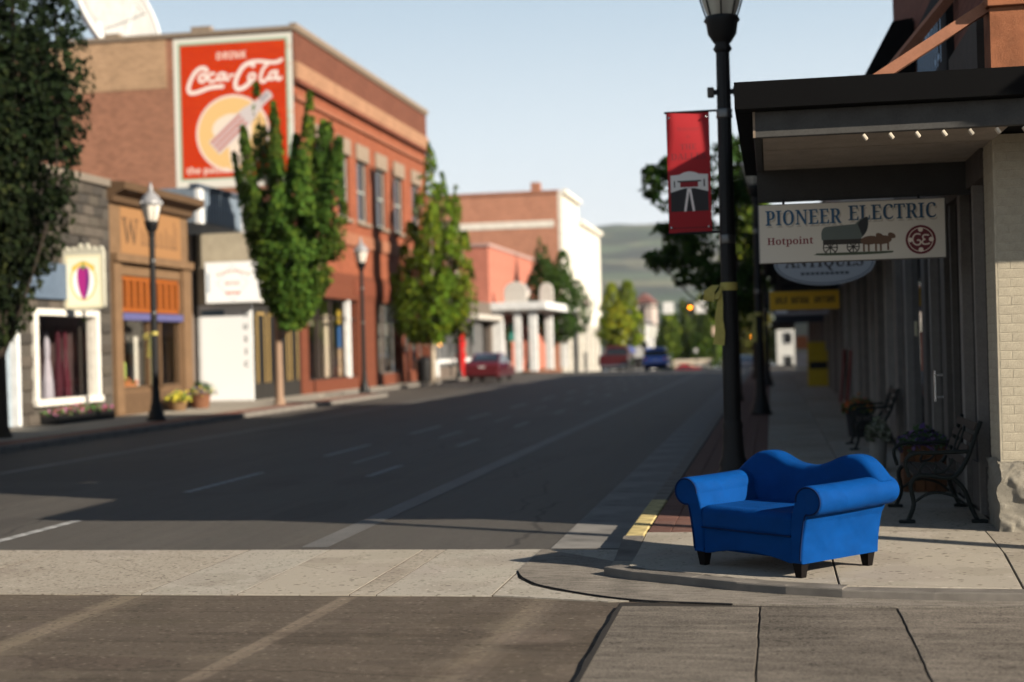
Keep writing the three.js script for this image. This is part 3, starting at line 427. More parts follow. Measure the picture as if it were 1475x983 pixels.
{ // lightbox sign of the music shop
  const t = thing('lightbox_sign', 'white sign with red lettering and a blue diamond above the music wall', 'sign', [-18.3, 3.5, -48.05]); part(t, 'cabinet', RB(-1.02, 1.02, 0, 1.46, -.14, .14, .03, 2), mat([.6, .58, .55], { g: 1 }));
  const tx = canvasTex(512, 360, (c) => { c.fillStyle = '#f6f8fc'; c.fillRect(0, 0, 512, 360); c.strokeStyle = '#9fb4c9'; c.lineWidth = 7; c.beginPath(); c.moveTo(256, 20); c.lineTo(400, 185); c.lineTo(256, 345); c.lineTo(110, 185); c.closePath(); c.stroke(); c.fillStyle = '#dd6f5c'; c.font = 'bold 46px serif'; c.textAlign = 'center'; c.fillText('MUSIC', 256, 205); c.fillStyle = '#e9a293'; for (let k = 0; k < 8; k++) { c.save(); c.translate(110 + k * 40, 96 - Math.sin(k / 7 * 3.14) * 30); c.fillRect(0, 0, 26, 24); c.clearRect(0, 0, 0, 0); c.restore(); } c.fillStyle = '#df7a66'; for (let k = 0; k < 4; k++) c.fillRect(190 + k * 36, 262, 27, 26); c.fillStyle = '#8b9fb6'; c.fillRect(14, 90, 22, 180); });
  const f = part(t, 'printed_face', face(1.96, 1.38), new THREE.MeshStandardMaterial({ map: tx, roughness: .5 })); f.position.set(0, .73, .145); part(t, 'bracket', bar([-.9, .7, -.14], [-.9, .7, -.29], .08), MT.black);
  const u = single('street_sign', RB(-.42, .42, -.09, .09, -.015, .015, .01, 1), mat([.16, .24, .34], { g: .4 }), 'small blue lettered plate high on the white music wall', 'sign'); u.position.set(-19.2, 3.2, -48.27);
}

// --- large brick building with the painted wall advertisement
const CZ = -53.69;
{
  const b = thing('brick_building', 'tall red brick building with a painted advertisement on its near wall', 'building', [-28, .12, -64.5]);
  const wz = [-57.1, -60.1, -63.0, -66.2, -69.5, -73.0], holes = wz.map((z) => [z - .85, z + .85, 7.45, 10.2]);
  wp(b, 'wall', panelZ(FX, -.5, -75.5, CZ - .005, 4.05, 14.15, holes), MT.brickFace);
  wp(b, 'rear_wall', B(-40, FX - .52, 4.2, 14.1, -75.5, CZ - .45), MT.brickDark); wp(b, 'lower_rear_wall', B(-40, -20.05, 0, 4.2, -75.5, CZ - .45), MT.brickDark);
  wp(b, 'side_wall', B(-40, FX - .5, .1, 14.15, CZ - .44, CZ), MT.brickSide);
  wp(b, 'side_coping', B(-40, FX + .1, 14.15, 14.32, CZ - .5, CZ + .08), MT.stoneTrim);
  wp(b, 'old_sign_panel', B(-30, -23.0, 12.2, 14.1, CZ, CZ + .02), MT.brickTan);
  wp(b, 'coping', (() => { const g = prism([[0, 14.15], [.2, 14.15], [.28, 14.28], [.28, 14.42], [0, 14.42]], 21.9); g.translate(FX - .1, 0, -75.55); return uvm(g); })(), MT.stoneTrim);
  wp(b, 'frieze_course', B(FX, FX + .06, 13.0, 14.1, -75.5, CZ), brickMat([.13, .05, .032]));
  wp(b, 'belt_course', B(FX, FX + .16, 12.3, 12.95, -75.5, CZ), brickMat([.3, .165, .1])); wp(b, 'belt_ledge', B(FX, FX + .22, 12.12, 12.3, -75.52, CZ), brickMat([.17, .06, .037]));
  wp(b, 'upper_ledge', B(FX, FX + .12, 11.5, 11.68, -75.5, CZ), brickMat([.26, .1, .058]));
  wp(b, 'middle_belt', B(FX, FX + .1, 6.3, 6.85, -75.5, CZ), brickMat([.27, .115, .068]));
  wz.forEach((z, k) => { const w = sashWindow(b, z - .85, z + .85, 7.45, 10.2, FX, { frame: mat([.3, .32, .3], { g: .7 }), blind: [.5, .35, .75, 0, .6, .4][k] || undefined, f: .12 }); wp(w, 'lintel', B(FX, FX + .08, 10.2, 10.9, z - 1.0, z + 1.0), MT.stoneTrim); wp(w, 'sill', RB(FX - .1, FX + .14, 7.3, 7.45, z - 1, z + 1, .02, 1), MT.stoneTrim); });
  // ground floor
  const rb = mat([.15, .047, .026], { g: 1.2 });
  wp(b, 'shop_beam', B(FX - .4, FX + .08, 3.95, 4.05 + 1.0, -75.5, CZ - .01), rb); wp(b, 'sign_panel', RB(FX + .08, FX + .12, 4.15, 4.85, -68.5, -61.0, .02, 1), mat([.17, .05, .028], { g: 1.5 }));
  for (const [a, c] of [[-54.6, CZ - .02], [-64.9, -61.7], [-69.9, -69.2], [-75.5, -74.9]]) wp(b, 'pier', B(FX - .4, FX + .05, .1, 3.95, a, c), rb);
  for (const [a, c, f] of [[-61.7, -54.6, mat([.03, .022, .02], { g: 1 })], [-69.2, -64.9, mat([.12, .1, .09], { g: 1 })], [-74.9, -69.9, rb]]) {
    wp(b, 'stall_riser', B(FX - .3, FX, .1, .62, a, c), rb); const n = Math.round((c - a) / 1.6), mull = []; for (let k = 1; k < n; k++) mull.push(a + (c - a) * k / n);
    const w = wp(b, 'shop_window', M([B(FX - .22, FX - .1, .62, .7, a, c), B(FX - .22, FX - .1, 3.85, 3.95, a, c), B(FX - .2, FX - .1, 3.1, 3.18, a, c), ...mull.map((z) => B(FX - .22, FX - .1, .7, 3.85, z - .06, z + .06))]), f);
    for (let k = 0; k < n; k++) wp(w, 'pane', B(FX - .17, FX - .16, .7, 3.9, a + (c - a) * k / n + .04, a + (c - a) * (k + 1) / n - .04), MT.pane);
    wp(b, 'window_floor', B(FX - 1.6, FX - .32, .5, .6, a, c), MT.interior);
  }
  wp(b, 'window_post', B(FX - .24, FX + .02, .62, 3.95, -60.55, -60.3), MT.white);
  wp(b, 'shop_interior', B(-20, FX - 1.62, .1, 4, -75.4, CZ - .5), mat([.14, .12, .1], { g: 1.4 }));
  // painted wall advertisement
  const ad = canvasTex(1024, 1240, (c) => drawAd(c));
  const p = wp(b, 'painted_advertisement', face(4.84, 5.86).translate(-20.28, 11.15, CZ + .006), mat([.7, .7, .7], { map: ad, tex: null, roughness: .9 })); void p;
  for (const z of [-58, -66]) wp(b, 'roof_vent', B(-21, -20.4, 14.1, 14.75, z - .3, z + .3), MT.stoneTrim);
  wp(b, 'roof_vent', B(-22, -21.2, 14.1, 14.55, CZ - .48, CZ - .1), MT.stoneTrim); wp(b, 'roof_vent', B(-25.6, -25, 14.1, 14.5, CZ - .48, CZ - .1), MT.stoneTrim);
}
function drawAd(c) {
  const r = rng(12); c.fillStyle = '#e9e6dc'; c.fillRect(0, 0, 1024, 1240); c.fillStyle = '#8fb79a'; c.fillRect(40, 40, 944, 1132); c.fillStyle = '#cf3a10'; c.fillRect(58, 58, 908, 1100);
  c.globalAlpha = .1; for (let k = 0; k < 500; k++) { c.fillStyle = r() < .5 ? '#a82a08' : '#e8641c'; c.fillRect(58 + r() * 880, 58 + r() * 1060, 10 + r() * 120, 4 + r() * 30); } c.globalAlpha = 1;
  c.fillStyle = '#f6ded2'; c.textAlign = 'center'; c.font = 'bold 84px sans-serif'; c.fillText('DRINK', 500, 190);
  // sun disc
  c.fillStyle = '#f3dcd4'; c.beginPath(); c.arc(500, 800, 318, 0, 7); c.fill(); c.fillStyle = '#f2c98a'; c.beginPath(); c.arc(500, 800, 296, 0, 7); c.fill();
  // hand with a tilted bottle
  c.fillStyle = '#f6e4d4'; c.beginPath(); c.moveTo(330, 800); c.bezierCurveTo(300, 720, 380, 660, 470, 640); c.lineTo(640, 640); c.bezierCurveTo(700, 760, 640, 900, 600, 1000); c.lineTo(520, 1118); c.bezierCurveTo(460, 1080, 470, 960, 460, 900); c.closePath(); c.fill();
  c.save(); c.translate(560, 720); c.rotate(-.72); c.fillStyle = '#d9cfd0'; c.beginPath(); c.moveTo(-300, -70); c.lineTo(60, -72); c.bezierCurveTo(140, -70, 200, -34, 270, -34); c.lineTo(350, -40); c.quadraticCurveTo(372, 0, 350, 40); c.lineTo(270, 34); c.bezierCurveTo(200, 34, 140, 70, 60, 72); c.lineTo(-300, 70); c.closePath(); c.fill(); c.fillStyle = '#c8746c'; for (const y of [-56, -14, 28]) c.fillRect(-290, y, 340, 20); c.fillStyle = '#a9a4ae'; c.fillRect(250, -22, 90, 30); c.restore();
  // script lettering
  c.strokeStyle = '#f8ece6'; c.lineCap = 'round'; c.lineJoin = 'round';
  const S = (w, ...cmds) => { c.lineWidth = w; c.beginPath(); for (const k of cmds) k.length === 2 ? c.moveTo(...k) : k.length === 4 ? c.quadraticCurveTo(...k) : c.bezierCurveTo(...k); c.stroke(); };
  c.save(); c.translate(0, 6);
  S(34, [290, 268], [270, 232, 218, 236, 178, 290], [120, 372, 108, 440, 150, 446], [200, 452, 250, 424, 300, 412], [350, 402, 390, 408, 420, 404]);
  S(26, [238, 300], [205, 330, 225, 376, 262, 352], [290, 330, 282, 282, 246, 296]);
  S(24, [352, 300], [322, 280, 296, 310, 304, 344], [312, 372, 346, 364, 366, 346]);
  S(24, [440, 304], [404, 284, 378, 312, 388, 346], [398, 366, 430, 350, 444, 306]); S(24, [446, 300], [436, 352, 452, 366, 478, 344]);
  S(20, [478, 318], [500, 322, 520, 314]);
  S(36, [690, 250], [672, 214, 612, 228, 572, 292], [520, 372, 518, 440, 566, 436], [610, 430, 650, 396, 670, 372]);
  S(30, [600, 262], [640, 206, 730, 212, 800, 226], [860, 238, 900, 240, 930, 216]);
  S(24, [664, 320], [634, 344, 650, 392, 684, 370], [714, 346, 704, 304, 668, 318]);
  S(26, [810, 250], [776, 250, 722, 380, 764, 388], [784, 390, 800, 372, 812, 356]);
  S(24, [884, 312], [846, 296, 818, 330, 828, 364], [838, 384, 872, 366, 888, 318]); S(26, [890, 308], [876, 372, 892, 392, 924, 362]);
  c.restore();
  c.fillStyle = '#f6e2d8'; c.font = 'bold 78px sans-serif'; c.textAlign = 'left'; c.fillText('the pause', 90, 1120);
}
{ // goods in the brick building's shop windows
  const mk = (l, z, y0, h, w, c, x = FX - .7) => { const o = single('display_board', RB(-.05, .05, 0, h, -w / 2, w / 2, .02, 1), mat(c, { g: .4 }), l, 'display'); o.position.set(x, y0, z); };
  mk('pale patterned hanging beside the white window post', -59.6, .61, 2.7, 1.1, [.6, .52, .4]); mk('yellow and white board nearest the gold arches', -55.4, 2.0, 1.1, .7, [.62, .6, .32]); mk('white screen under the yellow board', -55.8, .61, 1.2, .5, [.62, .6, .58]); mk('pink skirted display low in the nearest shop window', -55.6, .61, .8, .6, [.6, .2, .3], FX - .45);
  mk('blue banner in the shop window beside the red brick pier', -61.2, 1.9, 1.0, .4, [.05, .16, .42]); mk('yellow banner over the blue one', -61.2, 2.92, .6, .35, [.6, .42, .06]); mk('tan board below the blue banner', -61.2, .61, 1.25, .4, [.5, .36, .22]); mk('tall cream column display in the window right of the lamp post', -65.4, .61, 2.5, .7, [.5, .47, .38]); mk('short white stand in the dark window', -68.7, .61, 1.3, .5, [.6, .6, .6]);
  mk('orange lantern display in the farthest brick shop window', -72.2, 1.7, 1.2, .7, [.7, .3, .03]); mk('orange pumpkin coloured display low in the farthest brick shop window', -72.2, .61, .75, .6, [.7, .25, .03]);
}
{ // satellite dish
  const t = thing('satellite_dish', 'large white satellite dish on the brick building roof', 'dish', [-28.3, 14.1, -60]);
  const pts = []; for (let k = 0; k <= 14; k++) { const r = 2.7 * k / 14; pts.push([Math.max(r, .001), r * r * .17]); } for (let k = 14; k >= 0; k--) { const r = 2.7 * k / 14; pts.push([Math.max(r, .001), r * r * .17 - .05]); }
  const d = part(t, 'reflector', lathe(pts, 48), mat([.4, .4, .4], { g: 1.5, roughness: .7, side: THREE.DoubleSide })); d.position.set(-.9, 2.5, -.7); const dir = new THREE.Vector3(.9, .34, .2).normalize(); d.quaternion.setFromUnitVectors(new THREE.Vector3(0, 1, 0), dir);
  const rim = new THREE.TorusGeometry(2.7, .08, 8, 64); rim.rotateX(Math.PI / 2); rim.translate(0, 1.24, 0); part(d, 'rim', clean(rim), MT.white);
  for (let k = 0; k < 8; k++) { const a = k * Math.PI / 4; part(d, 'rib', tube([[.1 * Math.cos(a), -.08, .1 * Math.sin(a)], [1.4 * Math.cos(a), .26, 1.4 * Math.sin(a)], [2.62 * Math.cos(a), 1.1, 2.62 * Math.sin(a)]], .035, 10, 6), MT.white); }
  for (const a of [.5, 2.6, 4.7]) part(d, 'feed_strut', rod([2.5 * Math.cos(a), 1.06, 2.5 * Math.sin(a)], [.06 * Math.cos(a), 2.1, .06 * Math.sin(a)], .03), MT.white);
  part(t, 'mount', M([rod([-.85, 2.5, -.65], [-.6, 1.4, -.4], .14), cyl(-.6, 0, 1.6, -.4, .2), bar([-1, .06, .1], [.6, .06, .1], .12)]), MT.white);
}
// --- low shops, salmon building with canopy, second brick building
{
  const b = thing('low_shop', 'low dark fronted shop with a pale sill past the red brick building', 'building', [FX, .12, -84]);
  wp(b, 'wall', panelZ(FX, -.4, -93.4, -75.52, .1, 4.6, [[-84, -76.6, .7, 3.4], [-92.4, -85, .7, 3.4]]), mat([.16, .13, .11], { g: 1.5 })); wp(b, 'rear_wall', B(-40, FX - .9, 0, 4.55, -93.4, -75.52), MT.interior); wp(b, 'sill', B(FX, FX + .16, .95, 1.15, -92.6, -76.4), MT.white); wp(b, 'awning', B(FX, FX + .7, 3.45, 3.75, -93, -76), mat([.5, .47, .43], { g: 1 })); wp(b, 'display_window', B(FX - .3, FX - .28, .7, 3.4, -92.4, -76.6), MT.glassDark);
  const s = thing('salmon_building', 'salmon pink stucco building with a flat roof beyond the low shop', 'building', [-18.2, .12, -106]); const sm = mat([.46, .17, .12], { g: 2.5 });
  wp(s, 'wall', B(-34, -18.2, 0, 8.4, -118, -94.0), sm); wp(s, 'coping', B(-34, -18.1, 8.4, 8.6, -118.1, -93.9), mat([.45, .3, .27], { g: 1 }));
  wp(s, 'vent', B(-18.2, -18.1, 5, 6.4, -109, -108.4), MT.dark);
  for (const [a, c] of [[-97.5, -95], [-101.5, -99], [-105.5, -103]]) { const w = wp(s, 'window', B(-18.2, -18.12, .6, 3.2, a, c), MT.white); wp(w, 'pane', B(-18.12, -18.1, .7, 3.1, a + .1, c - .1), MT.glassDark); }
  const k = thing('shop_canopy', 'white flat canopy on square columns in front of the salmon building', 'canopy', [-16.2, .12, -94]); wp(k, 'roof', RB(-19, -14.2, 4.1, 4.62, -108, -92.6, .06, 2), MT.white);
  for (const [x, z, w] of [[-17.6, -93.2, .9], [-16.2, -93.2, .45], [-15.2, -93.2, .5], [-15.2, -100, .5], [-15.2, -107, .5]]) wp(k, 'column', RB(x - w / 2, x + w / 2, .12, 4.1, z - .25, z + .25, .03, 1), MT.white);
  const m = thing('arched_marquee', 'pale arched marquee boards standing on the white canopy', 'sign', [-15.6, 4.62, -95]);
  for (const [x, w, z] of [[-1.0, 1.5, 0], [.6, .9, -3]]) { const sh = new THREE.Shape(); sh.moveTo(-w / 2, 0); sh.lineTo(-w / 2, .7); sh.quadraticCurveTo(-w / 2, 1.35, 0, 1.4); sh.quadraticCurveTo(w / 2, 1.35, w / 2, .7); sh.lineTo(w / 2, 0); const g = new THREE.ExtrudeGeometry(sh, { depth: .2, bevelEnabled: true, bevelSize: .03, bevelThickness: .03, bevelSegments: 1 }); g.translate(x, 0, z); part(m, 'board', uvm(g), mat([.55, .52, .48], { g: 1 })); }
}
{
  const b = thing('brick_building', 'far brown brick building with a pale stripe and white street front', 'building', [-24, -1, -140]), wt = mat([.78, .74, .66], { g: 3 });
  wp(b, 'side_wall', B(-38, FX - .4, -3, 15.2, -127.4, -127), brickMat([.42, .2, .13])); wp(b, 'rear_wall', B(-38, FX - .42, -3, 13.5, -155, -127.4), MT.brickDark);
  wp(b, 'stripe', B(-36, -18.6, 12.2, 12.8, -127, -126.95), wt); wp(b, 'coping', B(-38, FX - .3, 15.2, 15.45, -127.6, -126.9), brickMat([.35, .16, .1])); wp(b, 'chimney', B(-20.6, -19.8, 15.2, 16.2, -127.9, -127), brickMat([.35, .16, .1]));
  const hs = []; for (let k = 0; k < 7; k++) for (const y of [5.2, 9.2]) hs.push([-131.6 - k * 3.3, -130.2 - k * 3.3, y, y + 2.3]);
  const f = wp(b, 'street_front', panelZ(FX, -.38, -155, -127, 3.6, 13.6, hs), wt); wp(b, 'street_front_top', B(FX - .38, FX, 13.6, 15.3, -138, -127), wt); wp(f, 'cornice', B(FX, FX + .35, 13.3, 13.7, -155, -138), wt); wp(f, 'cornice', B(FX, FX + .35, 15.1, 15.5, -138, -127), wt);
  for (const [a, c, y, y1] of hs) sashWindow(b, a, c, y, y1, FX, { f: .12 });
  for (let k = 0; k < 8; k++) { const z = -127 - k * 3.6; wp(b, 'pier', B(FX - .38, FX, -3, 3.6, z - .8, z), wt); if (k < 7) wp(b, 'shop_window', B(FX - .3, FX - .25, -3, 3.6, z - 3.6, z - .8), MT.glassDark); }
}
// far side of the town
{
  const mk = (name, label, x0, x1, h, z0, z1, c, o = {}) => { const y = gy(z0) - 1, b = thing(name, label, 'building', [(x0 + x1) / 2, y, (z0 + z1) / 2]); wp(b, 'wall', B(x0, x1, y, h, z1, z0), mat(c, { g: 2.5 })); if (o.roof) wp(b, 'roof', (() => { const g = prism([[x0 - .4, h], [x1 + .4, h], [(x0 + x1) / 2, h + o.roof]], z0 - z1 + .8); g.translate(0, 0, z1 - .4); return uvm(g); })(), mat(o.rc ?? [.2, .08, .06], { g: 2 })); else wp(b, 'coping', B(x0 - .15, x1 + .15, h, h + .3, z1 - .15, z0 + .15), mat(c, { g: 1.2 })); for (let y2 = Math.max(gy(z0) + 1, -2); y2 + 1.7 < h; y2 += 3) for (let x = x0 + .8; x + 1.2 < x1; x += 2.2) { const w = wp(b, 'window', B(x, x + 1.2, y2, y2 + 1.6, z0, z0 + .06), MT.white); wp(w, 'pane', B(x + .08, x + 1.12, y2 + .08, y2 + 1.52, z0 + .06, z0 + .075), MT.glassDark); } return b; };
  mk('far_building', 'pale grey gabled building left of the blue car', -19.5, -15.2, 4.2, -176, -192, [.5, .5, .5], { roof: 1.6, rc: [.22, .2, .2] });
  mk('far_building', 'cream building with a red roof rising over the light green tree', -22.4, -19.8, 8.6, -246, -258, [.5, .42, .38], { roof: 1.6, rc: [.22, .1, .09] });
  mk('far_building', 'low cream building at the foot of the far trees', -13.0, -8.4, -1.0, -196, -206, [.68, .58, .46]);
  mk('far_building', 'low pinkish building right of the cream one at the end of the street', -6.8, -3.4, -1.2, -200, -212, [.5, .36, .3]);
  mk('far_building', 'white building at the end of the right-hand pavement', .6, 8, 3.2, -190, -205, [.6, .6, .58]);
}
// ---------------------------------------------------------------- buildings on the right side
const RX = 1.85;
{
  const b = thing('corner_building', 'shaded corner shop with cream brick pillar and dark flat canopy', 'building', [6, .08, -17]);
  const cream = [[.5, .445, .345], [.49, .436, .338], [.51, .455, .352]].map((c) => mat(c, { g: .5, bump: .003, bs: .2 })), r = rng(41);
  wp(b, 'pillar_core', B(RX - .014, 3.5, .6, 3.4, -13.08, -12.574), mat([.47, .42, .325], { g: .6 }));
  const bg = RB(-.1015, .1015, -.035, .035, -.05, .05, .003, 1), hb = RB(-.0475, .0475, -.035, .035, -.05, .05, .003, 1);
  for (let j = 1; j < 35; j += 2) part(b, 'brick', hb, cream[j % 3]).position.set(RX + .051 - 6, .745 + j * .075 - .08, -12.6222 + 17);
  for (let j = 0; j < 35; j++) for (let i = 0; i < 4; i++) { const m = part(b, 'brick', bg, cream[Math.floor(r() * 3)]); m.position.set(RX + .105 + i * .208 + (j % 2 ? .1 : 0) - 6, .745 + j * .075 - .08, -12.6222 + 17); }
  for (let j = 0; j < 35; j++) for (let i = 0; i < 2; i++) { const m = part(b, 'brick', bg, cream[Math.floor(r() * 3)]); m.rotation.y = Math.PI / 2; m.position.set(RX + .0342 - 6, .745 + j * .075 - .08, -12.79 - i * .208 + 17); }
  { const g = new THREE.BoxGeometry(1.75, .64, .62, 96, 40, 34), p = g.attributes.position; for (let i = 0; i < p.count; i++) { const x = p.getX(i), y = p.getY(i), z = p.getZ(i), n = fbm(x * .62 + .5, y * .8 + z * .4 + .5, 16, 71, 3) - .5, q = fbm(x * .2 + .5, y * .3 + .5 + z * .2, 16, 78, 3) - .5; p.setXYZ(i, x + (Math.abs(x) > .8 ? n * .07 : 0), y + (y > .3 ? -.02 + n * .05 : 0), z + (Math.abs(z) > .3 ? Math.sign(z) * (q * .06 + Math.max(-.03, n) * .08) : 0)); } g.computeVertexNormals(); g.translate(RX + .84, .4, -12.84); wp(b, 'rough_stone_base', uvm(g), mat([.42, .385, .32], { g: .5, bump: .012, bs: .3 })); }
  // storefront
  const mul = mat([.24, .22, .2], { g: .7 }), mul2 = mat([.12, .11, .1], { g: .7 });
  wp(b, 'back_room', B(3.6, 12, 0, 4.3, -22, -13.1), MT.interior); wp(b, 'shop_floor', B(RX + .1, 3.6, 0, .11, -22, -13.1), MT.interior);
  const frames = [[-13.12, .06, 1], [-13.75, .09, 0], [-14.72, .2, 0], [-15.75, .1, 1], [-16.5, .35, 1], [-17.55, .14, 0], [-18.6, .45, 1], [-20.8, .3, 0], [-21.6, .25, 1]];
  frames.forEach(([z, w, k], i) => wp(b, i % 2 ? 'window_post' : 'window_mullion', B(RX - (k ? 0 : .03), RX + .14, .12, 3.2, z - w / 2, z + w / 2), k ? mul2 : mul));
  for (let i = 0; i < frames.length - 1; i++) { const a = frames[i + 1][0] + frames[i + 1][1] / 2, c = frames[i][0] - frames[i][1] / 2; wp(b, 'window_pane', B(RX + .06, RX + .07, .55, 3.1, a, c), MT.glassDark); wp(b, 'stall_riser', B(RX + .02, RX + .12, .12, .55, a, c), mul2); }
  for (const [z, y, w, h, c] of [[-15.25, 1.5, .22, .3, [.5, .48, .44]], [-16.1, 1.35, .3, .42, [.42, .38, .3]], [-17.95, 1.7, .24, .32, [.5, .5, .5]], [-19.4, 1.3, .4, .5, [.36, .12, .08]], [-20.2, 1.75, .26, .2, [.5, .46, .3]]]) wp(b, 'window_notice', B(RX + .052, RX + .058, y, y + h, z - w / 2, z + w / 2), mat(c, { g: .3 }));
  wp(b, 'door_handle', M([rod([RX - .03, 1.0, -17.2], [RX - .03, 1.35, -17.2], .014), bar([RX - .03, 1.05, -17.2], [RX + .06, 1.05, -17.2], .02), bar([RX - .03, 1.3, -17.2], [RX + .06, 1.3, -17.2], .02)]), MT.chrome);
  wp(b, 'storefront_header', B(RX - .04, RX + .3, 3.1, 4.5, -22, -13.1), mat([.09, .075, .065], { g: 1 }));
  // canopy
  const sof = mat([.34, .3, .26], { g: 1.2 }), blk = plain([.004, .004, .0045], { roughness: .7, specularIntensity: .15 }), gr = mat([.045, .044, .043], { g: .8, roughness: .6 });
  const cn = wp(b, 'canopy', B(-.02, 5.4, 3.42, 3.56, -16.3, -11.76), blk);
  wp(cn, 'soffit', B(-.03, RX, 3.36, 3.415, -16.3, -11.78), sof);
  for (let k = 0; k < 3; k++) wp(cn, 'soffit_seam', B(-.02, RX, 3.355, 3.36, -12.6 - k * 1.2, -12.59 - k * 1.2), sof);
  wp(cn, 'lower_fascia', RB(-.1, 5.45, 3.35, 3.56, -11.76, -11.7, .01, 1), mat([.075, .073, .07], { g: .8, roughness: .6 })); wp(cn, 'side_fascia', RB(-.1, -.04, 3.35, 3.56, -16.3, -11.765, .01, 1), gr);
  wp(cn, 'upper_fascia', (() => { const g = prism([[11.56, 3.565], [11.52, 3.77], [11.8, 3.77], [11.8, 3.565]].map(([a, c]) => [a, c]), 5.7); g.rotateY(Math.PI / 2); g.translate(-.24, 0, 0); return uvm(g); })(), blk); wp(cn, 'upper_side_fascia', B(-.24, -.1, 3.565, 3.768, -16.3, -11.81), blk); wp(cn, 'roof_sheet', B(-.1, 5.4, 3.565, 3.6, -16.3, -11.8), blk);
  wp(cn, 'corner_trim', B(-.104, -.085, 3.352, 3.558, -11.699, -11.694), MT.stoneTrim);
  const rib = RB(-.012, .012, -.026, .026, -.03, .03, .006, 1), rm = mat([.7, .62, .5], { g: .3 }); for (let k = 0; k < 8; k++) { const m = part(cn, 'leak_glint_tab', rib, rm); m.position.set(.76 + k * .2 - 6, 3.318 - .08, -11.73 + 17); m.rotation.z = .6; }  // pale tabs put in for sunlight leaking through the canopy ribs
  wp(cn, 'header_beam', B(-.1, RX, 3.06, 3.36, -14.16, -14.06), gr);
  for (const [x, y] of [[.15, 0], [1.45, 0]]) void [x, y];
  // upper storey: pilaster, a narrow slot added to let sun onto the banner, then tall dark brick
  const orange = mat([.36, .14, .07], { g: .9, tex: blotchT, bump: .006, bs: .4 });
  wp(b, 'upper_pilaster', B(RX, 3.4, 3.77, 4.46, -12.95, -12.6), orange); wp(b, 'pilaster_cap', RB(RX - .03, 3.45, 4.46, 4.56, -13.0, -12.56, .015, 1), orange);
  wp(b, 'parapet', B(RX + .02, 2.2, 4.5, 9.8, -14.14, -12.98), MT.brickDark); wp(b, 'parapet_front', B(RX + .02, 3.2, 4.57, 9.8, -12.97, -12.66), MT.brickDark);
  wp(b, 'low_roof', B(RX + .3, 12, 4.3, 4.45, -14.42, -12.97), MT.dark); wp(b, 'side_wall', B(3.5, 12, .1, 4.3, -13.1, -12.7), mat([.35, .16, .1], { g: 1, tex: brickT }));
  wp(b, 'sun_slot_sill', B(RX + .02, 2.2, 4.45, 4.98, -14.42, -14.14), MT.brickDark); wp(b, 'sun_slot_lintel', B(RX + .02, 2.2, 5.75, 9.8, -14.42, -14.14), MT.brickDark);
  wp(b, 'upper_wall', B(RX + .02, 12, 4.5, 10, -22, -14.42), MT.brickDark); wp(b, 'cornice', B(RX - .2, 12.2, 10, 10.4, -22.1, -14.42), MT.brickDark);
  wp(b, 'shade_block', B(5, 14, 0, 11.2, -28.5, -22.02), MT.brickDark);  // unseen set-back block, added to shade the left pavement
  for (const [x0, y0, z0, x1, y1, z1, w] of [[.62, 3.75, -12.72, 1.86, 4.5, -12.72, .11], [.72, 3.75, -14.4, 1.87, 5.15, -14.9, .11]]) wp(b, 'tie_brace', bar([x0, y0, z0], [x1, y1, z1], w, .09), mat([.4, .18, .11], { g: .5 }));
  wp(b, 'awning_hood', (() => { const g = prism([[1.15, 4.9], [RX, 4.9], [RX, 5.75], [1.6, 5.72]], .5); g.translate(0, 0, -19.4); return uvm(g); })(), blk);
  const sg = canvasTex(512, 256, (c) => { const q = rng(3); c.fillStyle = '#15171b'; c.fillRect(0, 0, 512, 256); c.fillStyle = '#a9c3dc'; for (let k = 0; k < 9; k++) { const x = 24 + k * 52; c.fillRect(x, 60, 12, 140); c.fillRect(x, 60 + 110 * Math.floor(q() * 2), 36, 16); if (q() < .6) c.fillRect(x + 26, 60, 10, 140); } });
  const s = wp(b, 'wall_lettering', face(2.8, 1.0).rotateY(-Math.PI / 2).translate(RX - .06, 4.85, -16.6), mat([.9, .9, .9], { map: sg, tex: null })); void s; wp(b, 'lettering_board', B(RX - .055, RX + .02, 4.3, 5.4, -18.1, -15.1), MT.blackDull);
  wp(b, 'downpipe', cyl(2.32, .08, 3.36, -12.52, .05, .05, 12), mat([.4, .36, .28], { g: .4 }));
}
